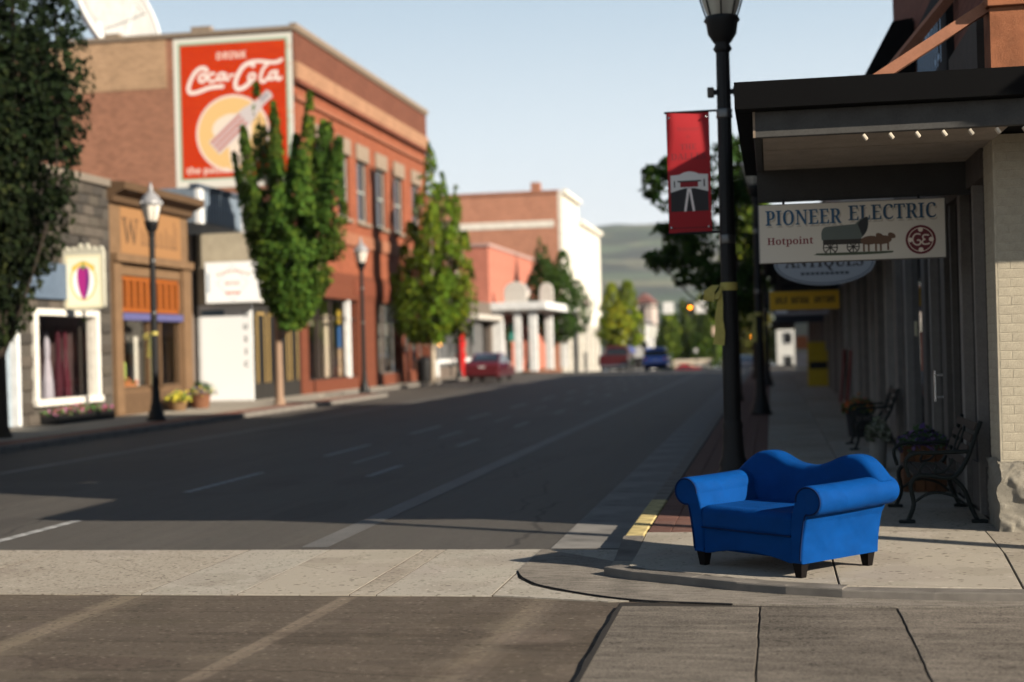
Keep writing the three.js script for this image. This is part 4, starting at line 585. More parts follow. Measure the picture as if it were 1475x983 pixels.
{
  const mk = (label, z0, z1, h, c, cols, i) => {
    const b = thing('row_shop', label, 'building', [6, .1, (z0 + z1) / 2]), w = mat(c, { g: 1.1 }), p2 = mat(c.map((v) => v * .6), { g: .9 });
    wp(b, 'wall', B(RX + .3, 12, 0, h, z1, z0), mat([.18, .14, .12], { g: 1.5 })); wp(b, 'upper_front', B(RX, RX + .3, 3.1, h, z1, z0), w); wp(b, 'coping', B(RX - .08, 12.1, h, h + .16, z1, z0), p2);
    const n = cols; for (let k = 0; k < n; k++) { const a = z0 + (z1 - z0) * k / n, e = z0 + (z1 - z0) * (k + 1) / n; wp(b, 'pier', B(RX - .04, RX + .3, .12, 3.1, a - (k % 2 ? .35 : .6), a), k % 2 ? w : p2); wp(b, 'stall_riser', B(RX + .08, RX + .3, .12, .6, e, a - .6), (k + i) % 3 ? p2 : mat([.2, .02, .02], { g: .6 })); const g = wp(b, 'shop_window', M([B(RX + .1, RX + .2, .6, .68, e, a - .6), B(RX + .1, RX + .2, 3.0, 3.1, e, a - .6), B(RX + .1, RX + .2, .68, 3, (e + a) / 2 - .34, (e + a) / 2 - .26)]), w); wp(g, 'pane', B(RX + .16, RX + .17, .62, 3.05, e, a - .6), MT.glassDark); }
    const cy = 3.12 + (i % 2) * .1, cn = wp(b, 'canopy', B(-.05 + (i % 3) * .1, RX - .05, cy, cy + .12, z1 + .1, z0 - .1), MT.blackDull); wp(cn, 'fascia', B(-.12 + (i % 3) * .1, -.05 + (i % 3) * .1, cy - .05, cy + .34, z1 + .1, z0 - .1), mat([.05, .05, .055], { g: 1 })); wp(cn, 'front_fascia', B(-.05 + (i % 3) * .1, RX - .05, cy + .12, cy + .34, z0 - .2, z0 - .1), MT.blackDull);
    return b;
  };
  mk('grey fronted shop next to the corner building', -22.05, -32, 6.0, [.34, .31, .28], 5, 0); mk('pale piered shop behind the oval hanging sign', -32.05, -39.5, 7.2, [.4, .37, .34], 4, 1); mk('shop with the yellow folding board at its door', -39.55, -56, 6.3, [.3, .27, .25], 7, 2); mk('plain shop halfway down the right-hand row', -56.05, -67, 6.4, [.26, .22, .2], 4, 3); mk('last shop before the sunlit gap in the right-hand row', -67.05, -78, 6.4, [.24, .2, .18], 4, 4);
  const f = thing('row_shop', 'far shop beyond the sunlit gap on the right', 'building', [6, -1, -105]); wp(f, 'wall', B(RX + .2, 12, -3, 6.4, -128, -84), mat([.3, .2, .16], { g: 2 })); wp(f, 'end_wall', B(RX + .2, 12, 0, 6.4, -84, -83.9), mat([.62, .58, .5], { g: 2 })); for (let k = 0; k < 10; k++) wp(f, 'pier', B(RX, RX + .2, -2, 3.2, -85 - k * 4.3, -84 - k * 4.3), MT.stoneTrim); wp(f, 'canopy', B(0, RX, 2.6, 2.9, -126, -86), MT.blackDull);
}
{ const c = thing('added_chimney', 'unseen chimney added to cast a shadow strip on the brick facade', 'chimney', [6.4, 0, -55.0]); part(c, 'shaft', B(-.6, .6, 0, 21, -.45, .45), MT.brickDark); part(c, 'cap', B(-.7, .7, 21, 21.6, -.55, .55), MT.brickDark); }  // out of view, added only for the shadow strip across the facade
// hanging signs under the canopies
function hangSign(name, label, w, h, x, y, z, tex, o = {}) {
  const t = thing(name, label, 'sign', [x, y, z]);
  if (o.oval) { const s = new THREE.Shape(); s.absellipse(0, h / 2, w / 2, h / 2, 0, 7); const g = new THREE.ExtrudeGeometry(s, { depth: .05, bevelEnabled: false }); g.translate(0, 0, -.06); part(t, 'board', uvm(g), mat([.3, .3, .32], { g: .6 })); const f = new THREE.CircleGeometry(.5, 40); f.scale(w * .98, h * .98, 1); const m = part(t, 'printed_face', f, new THREE.MeshStandardMaterial({ map: tex, roughness: .8 })); m.position.set(0, h / 2, -.006); }
  else { part(t, 'cabinet', RB(-w / 2, w / 2, 0, h, -.09, -.008, .012, 1), mat([.25, .24, .23], { g: .6 })); const m = part(t, 'printed_face', face(w * .985, h * .97), new THREE.MeshStandardMaterial({ map: tex, roughness: .7 })); m.position.set(0, h / 2, -.004); }
  for (const s of [-.36, .36]) part(t, 'hanger', rod([s * w, h * (o.oval ? .78 : .99), -.045], [s * w, o.top - y, -.045], .012), MT.black);
  return t;
}
const pioneerT = canvasTex(1536, 500, (c) => {
  c.fillStyle = '#c4beb2'; c.fillRect(0, 0, 1536, 500); c.save(); c.textAlign = 'left';
  const word = (s, x, y, w, f, col, off) => { c.font = f; const k = w / c.measureText(s).width; c.save(); c.translate(x, y); c.scale(k, 1); c.fillStyle = '#a79f92'; c.fillText(s, off, off + 6); c.fillStyle = col; c.fillText(s, 0, 0); c.restore(); };
  word('PIONEER', 48, 176, 640, 'bold 178px serif', '#17496b', 14); word('ELECTRIC', 742, 158, 730, 'bold 178px serif', '#173f5c', 14);
  c.font = 'bold 84px serif'; c.fillStyle = '#6c1220'; c.save(); c.translate(60, 345); c.scale(390 / c.measureText('Hotpoint').width, 1); c.fillText('Hotpoint', 0, 0); c.restore();
  // covered wagon with oxen
  c.fillStyle = '#57605c'; c.beginPath(); c.moveTo(520, 320); c.quadraticCurveTo(505, 215, 560, 205); c.lineTo(800, 190); c.quadraticCurveTo(850, 140, 900, 130); c.quadraticCurveTo(925, 220, 860, 300); c.lineTo(840, 325); c.closePath(); c.fill(); c.fillStyle = '#24282a'; c.beginPath(); c.moveTo(820, 190); c.quadraticCurveTo(860, 140, 905, 130); c.quadraticCurveTo(925, 240, 860, 300); c.closePath(); c.fill(); c.fillStyle = '#2f2a24'; c.fillRect(530, 318, 330, 44);
  c.strokeStyle = '#26221e'; c.lineWidth = 9; for (const [x, q] of [[590, 58], [780, 50]]) { c.beginPath(); c.arc(x, 385, q, 0, 7); c.stroke(); for (let k = 0; k < 4; k++) { c.beginPath(); c.moveTo(x - q * Math.cos(k * .785), 385 - q * Math.sin(k * .785)); c.lineTo(x + q * Math.cos(k * .785), 385 + q * Math.sin(k * .785)); c.stroke(); } }
  c.fillStyle = '#5d4330'; for (const x of [880, 980]) { c.beginPath(); c.ellipse(x + 40, 335, 80, 38, -.06, 0, 7); c.fill(); c.fillRect(x - 20, 350, 16, 80); c.fillRect(x + 20, 350, 16, 80); c.fillRect(x + 80, 345, 16, 80); c.beginPath(); c.ellipse(x + 120, 300, 34, 22, .5, 0, 7); c.fill(); } c.fillStyle = '#3f4a36'; c.fillRect(470, 432, 640, 12); c.beginPath(); c.ellipse(780, 444, 330, 12, 0, 0, 7); c.fill();
  // monogram roundel
  c.fillStyle = '#5f1822'; c.beginPath(); c.arc(1336, 345, 124, 0, 7); c.fill(); c.strokeStyle = '#cdbfb0'; c.lineWidth = 7; c.beginPath(); c.arc(1336, 345, 100, 0, 7); c.stroke(); c.fillStyle = '#d5c8ba'; for (const a of [0, 1.57, 3.14, 4.71]) { c.beginPath(); c.arc(1336 + 86 * Math.cos(a), 345 + 86 * Math.sin(a), 20, 0, 7); c.fill(); } c.lineWidth = 13; c.lineCap = 'round'; c.beginPath(); c.moveTo(1330, 300); c.bezierCurveTo(1260, 270, 1250, 390, 1310, 390); c.bezierCurveTo(1345, 390, 1340, 340, 1310, 350); c.stroke(); c.beginPath(); c.moveTo(1400, 310); c.bezierCurveTo(1340, 290, 1345, 345, 1375, 345); c.bezierCurveTo(1330, 350, 1340, 405, 1405, 380); c.stroke(); c.restore();
});
hangSign('hanging_sign', 'wide white shop sign with blue PIONEER ELECTRIC lettering and a wagon', 1.72, .56, .76, 2.47, -14.0, pioneerT, { top: 3.07 });
hangSign('hanging_sign', 'grey oval hanging sign reading ANTIQUES', 1.36, .62, .72, 2.46, -20, canvasTex(640, 300, (c) => { c.fillStyle = '#a9adb3'; c.fillRect(0, 0, 640, 300); c.strokeStyle = '#62676d'; c.lineWidth = 8; c.beginPath(); c.ellipse(320, 150, 304, 136, 0, 0, 7); c.stroke(); c.fillStyle = '#2d2523'; c.textAlign = 'center'; c.font = 'bold 104px serif'; c.save(); c.translate(320, 178); c.scale(500 / c.measureText('ANTIQUES').width, 1); c.fillText('ANTIQUES', 0, 0); c.restore(); c.fillStyle = '#4a5055'; for (let k = 0; k < 10; k++) c.fillRect(170 + k * 31, 212, 24, 18); }), { oval: 1, top: 3.37 });
hangSign('hanging_sign', 'yellow hanging sign with three blurred black words', 1.26, .35, .6, 2.28, -27, canvasTex(512, 140, (c) => { const q = rng(2); c.fillStyle = '#c89a12'; c.fillRect(0, 0, 512, 140); c.fillStyle = '#1d1606'; for (const [x, w] of [[44, 80], [160, 130], [330, 140]]) for (let k = 0; k < w; k += 22) { c.fillRect(x + k, 44, 7, 46); c.fillRect(x + k, 44 + 39 * Math.floor(q() * 2), 18, 8); if (q() < .6) c.fillRect(x + k + 11, 44, 6, 46); } }), { top: 3.13 });
hangSign('hanging_sign', 'pale hanging sign with faded maroon letters behind the yellow one', 1.2, .3, .66, 2.28, -33, canvasTex(512, 120, (c) => { const q = rng(4); c.fillStyle = '#8f8a90'; c.fillRect(0, 0, 512, 120); c.fillStyle = '#5b2a33'; for (let k = 0; k < 9; k++) { const x = 150 + k * 36; c.fillRect(x, 30, 9, 60); c.fillRect(x, 30 + 50 * Math.floor(q() * 2), 24, 9); if (q() < .5) c.fillRect(x + 16, 30, 8, 60); } c.fillStyle = '#e6e6ee'; c.fillRect(10, 20, 110, 80); }), { top: 3.23 });
hangSign('hanging_sign', 'dark navy hanging sign farthest along the right-hand canopies', 1.3, .42, .75, 2.2, -40, canvasTex(64, 32, (c) => { c.fillStyle = '#1b2030'; c.fillRect(0, 0, 64, 32); }), { top: 3.23 });

// ---------------------------------------------------------------- street lamps
function lampPost(label, pos, o = {}) {
  const t = thing('street_lamp', label, 'street lamp', pos, 0, 'black street lamps');
  part(t, 'base', lathe([[.001, 0], [.24, 0], [.24, .06], [.2, .1], [.19, .22], [.14, .3], [.155, .34], [.12, .42], [.1, .7], [.11, .74], [.092, .8]], 28), MT.black);
  const g = new THREE.CylinderGeometry(.068, .088, 3.95, 32, 1), p = g.attributes.position; for (let i = 0; i < p.count; i++) { const a = Math.atan2(p.getZ(i), p.getX(i)), f = 1 + .035 * Math.cos(a * 16); p.setX(i, p.getX(i) * f); p.setZ(i, p.getZ(i) * f); } g.computeVertexNormals(); g.translate(0, 2.75, 0); part(t, 'pole', clean(g), MT.black);
  for (const y of [2.7, 4.02]) part(t, 'pole_band', lathe([[.075, y - .05], [.087, y - .04], [.08, y], [.087, y + .04], [.072, y + .05]], 24), plain([.1, .1, .1], { roughness: .3, metalness: .8 }));
  part(t, 'collar', lathe([[.07, 4.66], [.1, 4.7], [.075, 4.75], [.1, 4.78], [.15, 4.86], [.165, 4.97], [.19, 5.0], [.17, 5.04]], 28), MT.black);
  const ln = part(t, 'lantern', lathe([[.14, 5.03], [.185, 5.15], [.225, 5.3], [.25, 5.44]], 28), o.globe ?? new THREE.MeshPhysicalMaterial({ color: L(.62, .58, .5), roughness: .6, transmission: .55, thickness: 0, side: THREE.DoubleSide }));
  part(ln, 'bulb', lathe([[.001, 5.0], [.05, 5.02], [.07, 5.18], [.05, 5.32], [.001, 5.36]], 14), plain([.7, .62, .48], { roughness: .4 }));
  for (let k = 0; k < 8; k++) { const a = k * Math.PI / 4, c = Math.cos(a), s = Math.sin(a); part(ln, 'cage_bar', tube([[.155 * c, 5.02, .155 * s], [.198 * c, 5.15, .198 * s], [.238 * c, 5.3, .238 * s], [.265 * c, 5.46, .265 * s]], .009, 8, 5), MT.black); }
  const cap = part(t, 'cap', lathe([[.262, 5.43], [.285, 5.46], [.285, 5.53], [.25, 5.56], [.2, 5.66], [.12, 5.74], [.06, 5.79], [.05, 5.9], [.025, 6.0], [.001, 6.04]], 28), plain([.2, .2, .21], { roughness: .35 }));
  for (let k = 0; k < 6; k++) { const a = k * Math.PI / 3, g2 = new THREE.SphereGeometry(.028, 10, 8); g2.translate(.286 * Math.cos(a), 5.5, .286 * Math.sin(a)); part(cap, 'cap_stud', clean(g2), plain([.6, .6, .6], { roughness: .3 })); }
  if (o.ribbon) {
    const rm = mat([.5, .43, .12], { g: .3, side: THREE.DoubleSide, roughness: .7 }), rb = thing('yellow_ribbon', o.ribbon, 'ribbon', [pos[0], pos[1] + 2.2, pos[2]]);
    part(rb, 'loop', lathe([[.082, -.04], [.09, -.035], [.09, .04], [.082, .045]], 24), rm);
    const strip = (pts, w) => { const n = pts.length, ps = [], id = []; pts.forEach(([x, y, z, k]) => ps.push(x - w * k, y, z, x + w * k, y - .015, z + .02)); for (let i = 0; i < n - 1; i++) id.push(i * 2, i * 2 + 1, i * 2 + 3, i * 2, i * 2 + 3, i * 2 + 2); const gg = new THREE.BufferGeometry(); gg.setAttribute('position', new THREE.Float32BufferAttribute(ps, 3)); gg.setIndex(id); gg.computeVertexNormals(); return uvm(gg); };
    part(rb, 'bow', strip([[-.09, .02, .06, .3], [-.14, .02, .08, 1], [-.2, -.04, .1, 1.6], [-.21, -.14, .09, 1.6], [-.13, -.1, .1, .9], [-.08, -.02, .09, .3]], .035), rm);
    part(rb, 'tail', strip([[-.085, 0, .07, .4], [-.09, -.15, .09, .8], [-.11, -.32, .085, 1.2], [-.1, -.47, .1, 1.5], [-.12, -.6, .09, 1.7]], .035), rm);
  }
  return t;
}
lampPost('nearest black street lamp, behind the blue sofa', [-.43, .12, -15.48], { ribbon: 'yellow ribbon tied round the nearest lamp post' });
lampPost('second black lamp along the right-hand pavement', [-.27, .12, -32.4], { ribbon: 'yellow ribbon on the second lamp of the right-hand pavement' });
lampPost('third black lamp along the right-hand pavement', [-.2, .12, -52.5], { ribbon: 'yellow ribbon on the third lamp of the right-hand pavement' });
const whiteGlobe = new THREE.MeshPhysicalMaterial({ color: L(.8, .74, .66), roughness: .5, transmission: .25, thickness: 0, side: THREE.DoubleSide });
lampPost('black street lamp in front of the brown stucco shop', [-15.37, .12, -34.7], { globe: whiteGlobe, ribbon: 'yellow ribbon on the lamp before the brown shop' });
lampPost('black street lamp before the red brick building', [-15.55, .12, -54.45], { globe: whiteGlobe });
lampPost('black street lamp beside the parked dark red car', [-17.0, .12, -78.5], { globe: whiteGlobe });
lampPost('black street lamp under the tree by the white canopy', [-16.9, .12, -101], { globe: whiteGlobe });
lampPost('black street lamp on the side street kerb outside the corner shop', [6.0, .08, -10.12]);
{ // banners
  const bt = canvasTex(360, 1000, (c) => {
    c.fillStyle = '#9c0c18'; c.fillRect(0, 0, 360, 1000); c.fillStyle = '#6c1a22'; c.textAlign = 'center'; c.font = '42px serif'; c.fillText('Welcome', 180, 152); c.font = 'italic 36px serif'; c.fillText('to', 180, 212); c.font = 'bold 66px serif'; c.fillText('THE', 180, 310); c.font = 'bold 74px serif'; c.fillText('DALLES', 180, 392);
    c.fillStyle = '#2c2a2c'; c.fillRect(22, 560, 316, 262); c.fillStyle = '#d9d6d2'; c.beginPath(); c.moveTo(22, 520); c.lineTo(100, 514); c.quadraticCurveTo(180, 470, 262, 514); c.lineTo(338, 520); c.lineTo(338, 662); c.lineTo(230, 632); c.lineTo(130, 632); c.lineTo(22, 662); c.closePath(); c.fill(); c.fillStyle = '#8b1620'; c.fillRect(104, 578, 150, 42); c.fillStyle = '#333033'; c.fillRect(80, 566, 200, 12); c.fillRect(300, 560, 12, 60); c.fillRect(50, 566, 10, 54); c.fillStyle = '#2c2a2c'; c.beginPath(); c.moveTo(22, 664); c.lineTo(140, 630); c.lineTo(222, 630); c.lineTo(338, 664); c.lineTo(338, 822); c.lineTo(22, 822); c.fill(); c.strokeStyle = '#e8ded9'; c.lineWidth = 20; c.beginPath(); c.moveTo(172, 632); c.lineTo(140, 822); c.moveTo(184, 632); c.lineTo(214, 822); c.stroke();
    c.fillStyle = '#6d0d16'; c.fillRect(0, 955, 360, 10);
  });
  const t = thing('banner', 'red lamp post banner reading Welcome to THE DALLES', 'banner', [-.43, 2.9, -15.48]);
  const g = new THREE.PlaneGeometry(.45, 1.27, 6, 14), p = g.attributes.position; for (let i = 0; i < p.count; i++) p.setZ(i, .012 * Math.sin(p.getY(i) * 5 + p.getX(i) * 6)); g.computeVertexNormals(); const m = part(t, 'cloth', g, new THREE.MeshPhysicalMaterial({ map: bt, roughness: .75, side: THREE.DoubleSide })); m.position.set(-.385, .64, 0);
  part(t, 'arm', rod([-.05, 1.28, 0], [-.63, 1.28, 0], .012), MT.black); part(t, 'arm', rod([-.05, .0, 0], [-.63, .0, 0], .012), MT.black); part(t, 'clamp', M([bar([-.16, 1.47, 0], [.16, 1.47, 0], .05), RB(-.17, -.1, 1.42, 1.52, -.05, .05, .01, 1), RB(.1, .17, 1.42, 1.52, -.05, .05, .01, 1)]), MT.black);
  for (const [x, y] of [[-.58, 1.22], [-.19, 1.22], [-.58, .06], [-.19, .06]]) { const q = new THREE.SphereGeometry(.014, 8, 6); q.translate(x, y, .02); part(t, 'grommet', clean(q), MT.chrome); }
  const v = thing('banner', 'small purple banner on the lamp beside the parked dark red car', 'banner', [-17.0, 3.0, -78.5]); part(v, 'cloth', B(.1, .75, 0, 1.5, -.015, .015), mat([.16, .06, .22], { g: .6 })); part(v, 'arm', M([rod([.04, 1.52, 0], [.78, 1.52, 0], .015), rod([.04, 0, 0], [.78, 0, 0], .015)]), MT.black);
}
// ---------------------------------------------------------------- trees
function hash3(x, y, z) { return hash(x + z * 131, y + z * 57, 19); }
function noise3(x, y, z) { const xi = Math.floor(x), yi = Math.floor(y), zi = Math.floor(z), s = (t) => t * t * (3 - 2 * t), u = s(x - xi), v = s(y - yi), w = s(z - zi), l = (a, b, t) => a + (b - a) * t; const q = (k) => l(l(hash3(xi, yi, zi + k), hash3(xi + 1, yi, zi + k), u), l(hash3(xi, yi + 1, zi + k), hash3(xi + 1, yi + 1, zi + k), u), v); return l(q(0), q(1), w); }
const leafMat = (k) => new THREE.MeshPhysicalMaterial({ color: L(k, k, k), vertexColors: true, roughness: .85, specularIntensity: .1, side: THREE.DoubleSide, transmission: .32, thickness: 0 });
const LEAF = leafMat(1);
function crown(lobes, n, size, seed, tint, gap = .36) {      // lobes: [dx, dz, yBottom, yTop, radius]; leaves in clumps through each lobe
  const r = rng(seed), P = [], C = [], tot = lobes.reduce((s, l) => s + l[4] * (l[3] - l[2]) + l[4] * l[4], 0), a = new THREE.Vector3(), b = new THREE.Vector3(), nrm = new THREE.Vector3();
  for (const [dx, dz, y0, y1, rad, bx = dx, bz = dz] of lobes) {
    const m = Math.round(n * (rad * (y1 - y0) + rad * rad) / tot), tone = .75 + r() * .5, warm = .9 + r() * .35;
    for (let i = 0; i < m; i++) {
      const t = Math.pow(r(), .9), th = r() * 6.283, prof = Math.pow(Math.sin(Math.PI * Math.pow(t * .93 + .035, .8)), .6), rr = rad * prof * (bx !== dx ? 1.3 - .5 * t * t : 1) * (1 - .6 * Math.pow(r(), 1.7)) * (.86 + .28 * noise3(Math.cos(th) * 1.6 + dx * 3, (y0 + t * (y1 - y0)) * 1.3, Math.sin(th) * 1.6 + seed));
      const e = Math.pow(t, .7), x = bx + (dx - bx) * e + Math.cos(th) * rr, z = bz + (dz - bz) * e + Math.sin(th) * rr, y = y0 + t * (y1 - y0);
      if (noise3(x * 2.3 + 40, y * 2.3 + 40, z * 2.3 + 40 + seed) < gap) continue;
      nrm.set(Math.cos(th) + (r() - .5) * 1.6, .5 + (r() - .5) * 1.5, Math.sin(th) + (r() - .5) * 1.6).normalize(); a.set(r() - .5, r() - .5, r() - .5).cross(nrm).normalize(); b.copy(nrm).cross(a);
      const s = size * (.5 + r() * r() * 1.3), v = .55 + r() * .75, q = (u, w, h) => P.push(x + a.x * u * s + b.x * w * s + nrm.x * h * s, y + a.y * u * s + b.y * w * s + nrm.y * h * s - (u * u) * s * .2, z + a.z * u * s + b.z * w * s + nrm.z * h * s);
      q(-1, 0, 0); q(0, -.62, .14); q(1, 0, 0); q(-1, 0, 0); q(1, 0, 0); q(0, .62, .14);
      const w = r(); for (let k = 0; k < 6; k++) C.push(tint[0] * v * tone * warm * (1 + .6 * (w > .75)), tint[1] * v * tone * (1 + .25 * (w > .75)), tint[2] * v * tone);
    }
  }
  const g = new THREE.BufferGeometry(); g.setAttribute('position', new THREE.Float32BufferAttribute(P, 3)); g.setAttribute('color', new THREE.Float32BufferAttribute(C, 3)); g.setAttribute('uv', new THREE.Float32BufferAttribute(new Float32Array(P.length / 3 * 2), 2)); g.computeVertexNormals(); return g;
}
function tree(name, label, pos, lobes, n, size, seed, tint, o = {}) {
  const t = thing(name, label, 'tree', pos, 0, o.group), h = o.trunk ?? 2.6, rt = o.r ?? .12, bk = o.bark ?? mat([.06, .046, .036], { g: .5, bump: .01, bs: .2 });
  const limbs = lobes.slice(0, 9).map(([dx, dz, y0, y1, , bx = dx, bz = dz]) => { const q = (t) => { const e = Math.pow(t, .7); return [bx + (dx - bx) * e, y0 + (y1 - y0) * t, bz + (dz - bz) * e]; }; return tube([[0, Math.min(h * .8, y0 * .8), 0], ...(y0 > h * .8 ? [[bx * .5, (y0 + h * .8) / 2, bz * .5]] : []), q(.2), q(.5), q(.85)], rt * .2, 10, 5); });
  part(t, 'trunk', M([tube([[0, -.05, 0], [.02, h * .4, .01], [-.02, h, 0], [.02, h * 1.8, .02]], rt * .72, 12, 10), lathe([[rt * 1.5, 0], [rt, .25], [rt * .82, h], [rt * .4, h * 1.9]], 12)]), bk); part(t, 'limbs', M(limbs), bk); part(t, 'crown', crown(lobes, n, size, seed, tint, o.gap), o.mat ?? LEAF); return t;
}
const TG = 'street trees with upright crowns';
tree('street_tree', 'upright tree with finger-like tops before the painted advertisement', [-15.31, .12, -43.9], [[-1.28, 0.1, 3.19, 8.0, 0.2, -0.03, 0.04], [-0.9, 0.2, 3.0, 8.8, 0.36, 0.08, 0.08], [-0.52, 0, 2.8099999999999996, 10.2, 0.3, 0.19, 0.00], [-0.15, -0.5, 2.625, 8.3, 0.42, 0.30, -0.20], [0.15, 0.3, 2.4749999999999996, 9.5, 0.32, 0.39, 0.12], [0.7, -0.2, 2.4, 8.5, 0.42, 0.56, -0.08], [1.25, 0, 2.675, 9.8, 0.34, 0.72, 0.00], [1.75, -0.1, 2.925, 9.2, 0.46, 0.88, -0.04], [2.2, 0.1, 3.15, 8.3, 0.46, 1.01, 0.04], [2.3, 0.2, 3.1999999999999997, 6.3, 0.4, 1.04, 0.08], [0.4, 0.8, 2.3499999999999996, 7.6, 0.46, 0.47, 0.32], [1.2, 0.8, 2.65, 7.9, 0.48, 0.71, 0.32], [-0.5, 0.7, 2.8, 7.2, 0.4, 0.20, 0.28], [0.3, -0.9, 2.4, 7.8, 0.46, 0.44, -0.36], [1.3, -0.8, 2.6999999999999997, 8, 0.46, 0.74, -0.32], [0.6, 0.3, 2.3499999999999996, 6.2, 0.6, 0.53, 0.12], [1.1, 0.2, 2.5999999999999996, 5.6, 0.6, 0.68, 0.08]], 44000, .09, 1, [.05, .1, .014], { trunk: 2.5, r: .13, gap: .33, group: TG, bark: mat([.3, .2, .14], { g: .5 }) });
tree('street_tree', 'bushy pyramid shaped tree at the far end of the red brick building', [-15.85, .12, -67.4], [[0.15, 0, 7.1, 11.7, 0.36, 0.13, 0.00], [-0.35, 0.2, 5.200000000000001, 9.8, 0.5, -0.14, 0.10], [0.6, -0.2, 5.4, 10, 0.5, 0.38, -0.10], [1.35, 0, 4.700000000000001, 9.3, 0.42, 0.79, 0.00], [1.05, 0.4, 3.8000000000000007, 8.4, 0.55, 0.63, 0.20], [-0.8, 0.3, 3.4000000000000004, 8, 0.55, -0.39, 0.15], [0.2, 0.6, 4.0, 8.6, 0.7, 0.16, 0.30], [1.7, 0.1, 2.6000000000000005, 7.2, 0.6, 0.99, 0.05], [-1.3, 0, 2.0, 6.6, 0.55, -0.67, 0.00], [-1.75, 0.2, 1.9, 5.2, 0.5, -0.91, 0.10], [1.9, 0.2, 1.9, 5.6, 0.6, 1.09, 0.10], [-0.9, 0.7, 1.9, 5.4, 0.7, -0.45, 0.35], [0.7, 0.9, 1.9, 6, 0.8, 0.43, 0.45], [0.2, -0.6, 3.4000000000000004, 8, 0.8, 0.16, -0.30], [1.0, -0.5, 2.4000000000000004, 7, 0.8, 0.60, -0.25], [-0.6, -0.4, 2.0, 6.6, 0.8, -0.28, -0.20], [-1.3, 0.4, 1.9, 4.2, 0.5, -0.67, 0.20], [0.3, 0.5, 1.9, 4.4, 0.8, 0.22, 0.25]], 32000, .1, 2, [.08, .145, .012], { trunk: 2, gap: .4, r: .14, group: TG, bark: mat([.45, .38, .3], { g: .5 }) });
tree('street_tree', 'dark green tree with two points in front of the white canopy', [-15.6, .0, -104], [[-.6, 0, 4, 9.6, .8], [.9, 0, 3.6, 8.6, .9], [-.4, .5, 2.6, 8, 1.4], [.8, .6, 2.2, 7.2, 1.6], [1.9, .1, 2.6, 6.4, 1.1], [-1.3, 0, 3, 7, .9], [.2, -.5, 1.9, 7, 1.6]], 17000, .13, 3, [.03, .068, .012], { trunk: 2, r: .13, group: TG, bark: mat([.3, .22, .16], { g: .5 }) });
tree('street_tree', 'dense left-edge tree with shade painted into its near-black leaves', [-15.95, .12, -28.2], [[-.4, 0, 4.6, 11.6, .9], [.6, .2, 4.6, 11, .95], [1.45, 0, 5.8, 9.4, .75], [1.5, .2, 4.8, 7.6, .5], [0, .5, 3.2, 9.6, 1.1], [.6, -.4, 3.4, 8.6, .9], [-.3, -.5, 2.2, 8, 1.1], [-.1, .2, 1.9, 5.4, .8], [-1.4, 0, 3, 9.5, 1.2], [1.3, .3, 4.5, 5.2, .28], [.3, .6, 2.8, 5.6, .8]], 36000, .085, 4, [.01, .019, .006], { trunk: 1.9, r: .15, gap: .26, group: TG });  // leaf tint darkened to stand in for shade on this crown
tree('street_tree', 'yellow green tree beyond the white street front', [-13.6, gy(-132), -132], [[-.6, 0, 3.4, 8.4, 1.2], [.8, 0, 3.6, 8.6, 1.1], [0, .6, 2.4, 6.6, 1.6], [-.9, .4, 2.6, 6, 1.2], [1.2, .3, 2.6, 6.2, 1.2]], 9000, .17, 5, [.12, .18, .015], { trunk: 2.5, group: TG });
const RT = [-.95, .12, -40];
tree('street_tree', 'loose dark tree leaning over the street behind the red banner', RT, [[-1.7, 0, 5.2, 6.7, .55], [-1.9, .2, 3.5, 4.9, .55], [-1.0, 0, 4.6, 6.9, .7], [-.3, .2, 4.4, 7.4, .85], [.35, 0, 4.2, 7.2, .6], [-.7, .3, 3.0, 5.8, .95], [-1.2, -.3, 3.2, 5.2, .8], [.1, -.2, 2.4, 6, .85], [-.2, .4, 2.2, 4.6, .8], [-2.2, 0, 5.6, 6.5, .35], [-2.15, .1, 3.7, 4.5, .35]], 15000, .095, 6, [.024, .055, .01], { trunk: 2.2, r: .12, gap: .47, group: TG });
tree('street_tree', 'light green tree seen between the nearest lamp and the canopy', [-.7, .12, -62], [[0, 0, 3.2, 9.6, .9], [-.5, .2, 2.6, 8, .9], [.4, .2, 2.8, 7.6, .8], [-.3, -.3, 2.2, 6, .9]], 9000, .12, 7, [.09, .16, .02], { trunk: 2.2, group: TG });
{
  const r = rng(99), FG = 'trees at the far end of the street';
  const spots = [[-14.6, -216, 9.2, 3], [-12, -222, 10.6, 3.2], [-9.2, -216, 10.2, 3.2], [-6.4, -226, 11.4, 3.4], [-3.6, -220, 10, 3.2], [-1.2, -232, 10.4, 3.2], [-17, -232, 10, 3.4], [1.4, -222, 9, 3], [-10.4, -238, 12.6, 3.6], [-4.8, -240, 12.4, 3.6]];
  const words = ['leftmost', 'second', 'third', 'fourth', 'fifth', 'sixth', 'seventh', 'eighth', 'ninth', 'rightmost'], order = [...spots].sort((a, b) => a[0] / -a[1] - b[0] / -b[1]);
  spots.forEach((s) => { const [x, z, h, w] = s, l = []; for (let k = 0; k < 8; k++) l.push([(r() - .5) * w * 1.1, (r() - .5) * w, h * (.12 + r() * .2), h * (.66 + r() * .5), w * (.34 + r() * .22)]); tree('far_tree', words[order.indexOf(s)] + ' of the dark green trees closing the end of the street', [x, gy(z) - .1, z], l, 5200, .3, 200 + Math.round(x * 10), [.035 + r() * .06, .075 + r() * .07, .012], { trunk: 1.6, r: .2, group: FG }); });
}

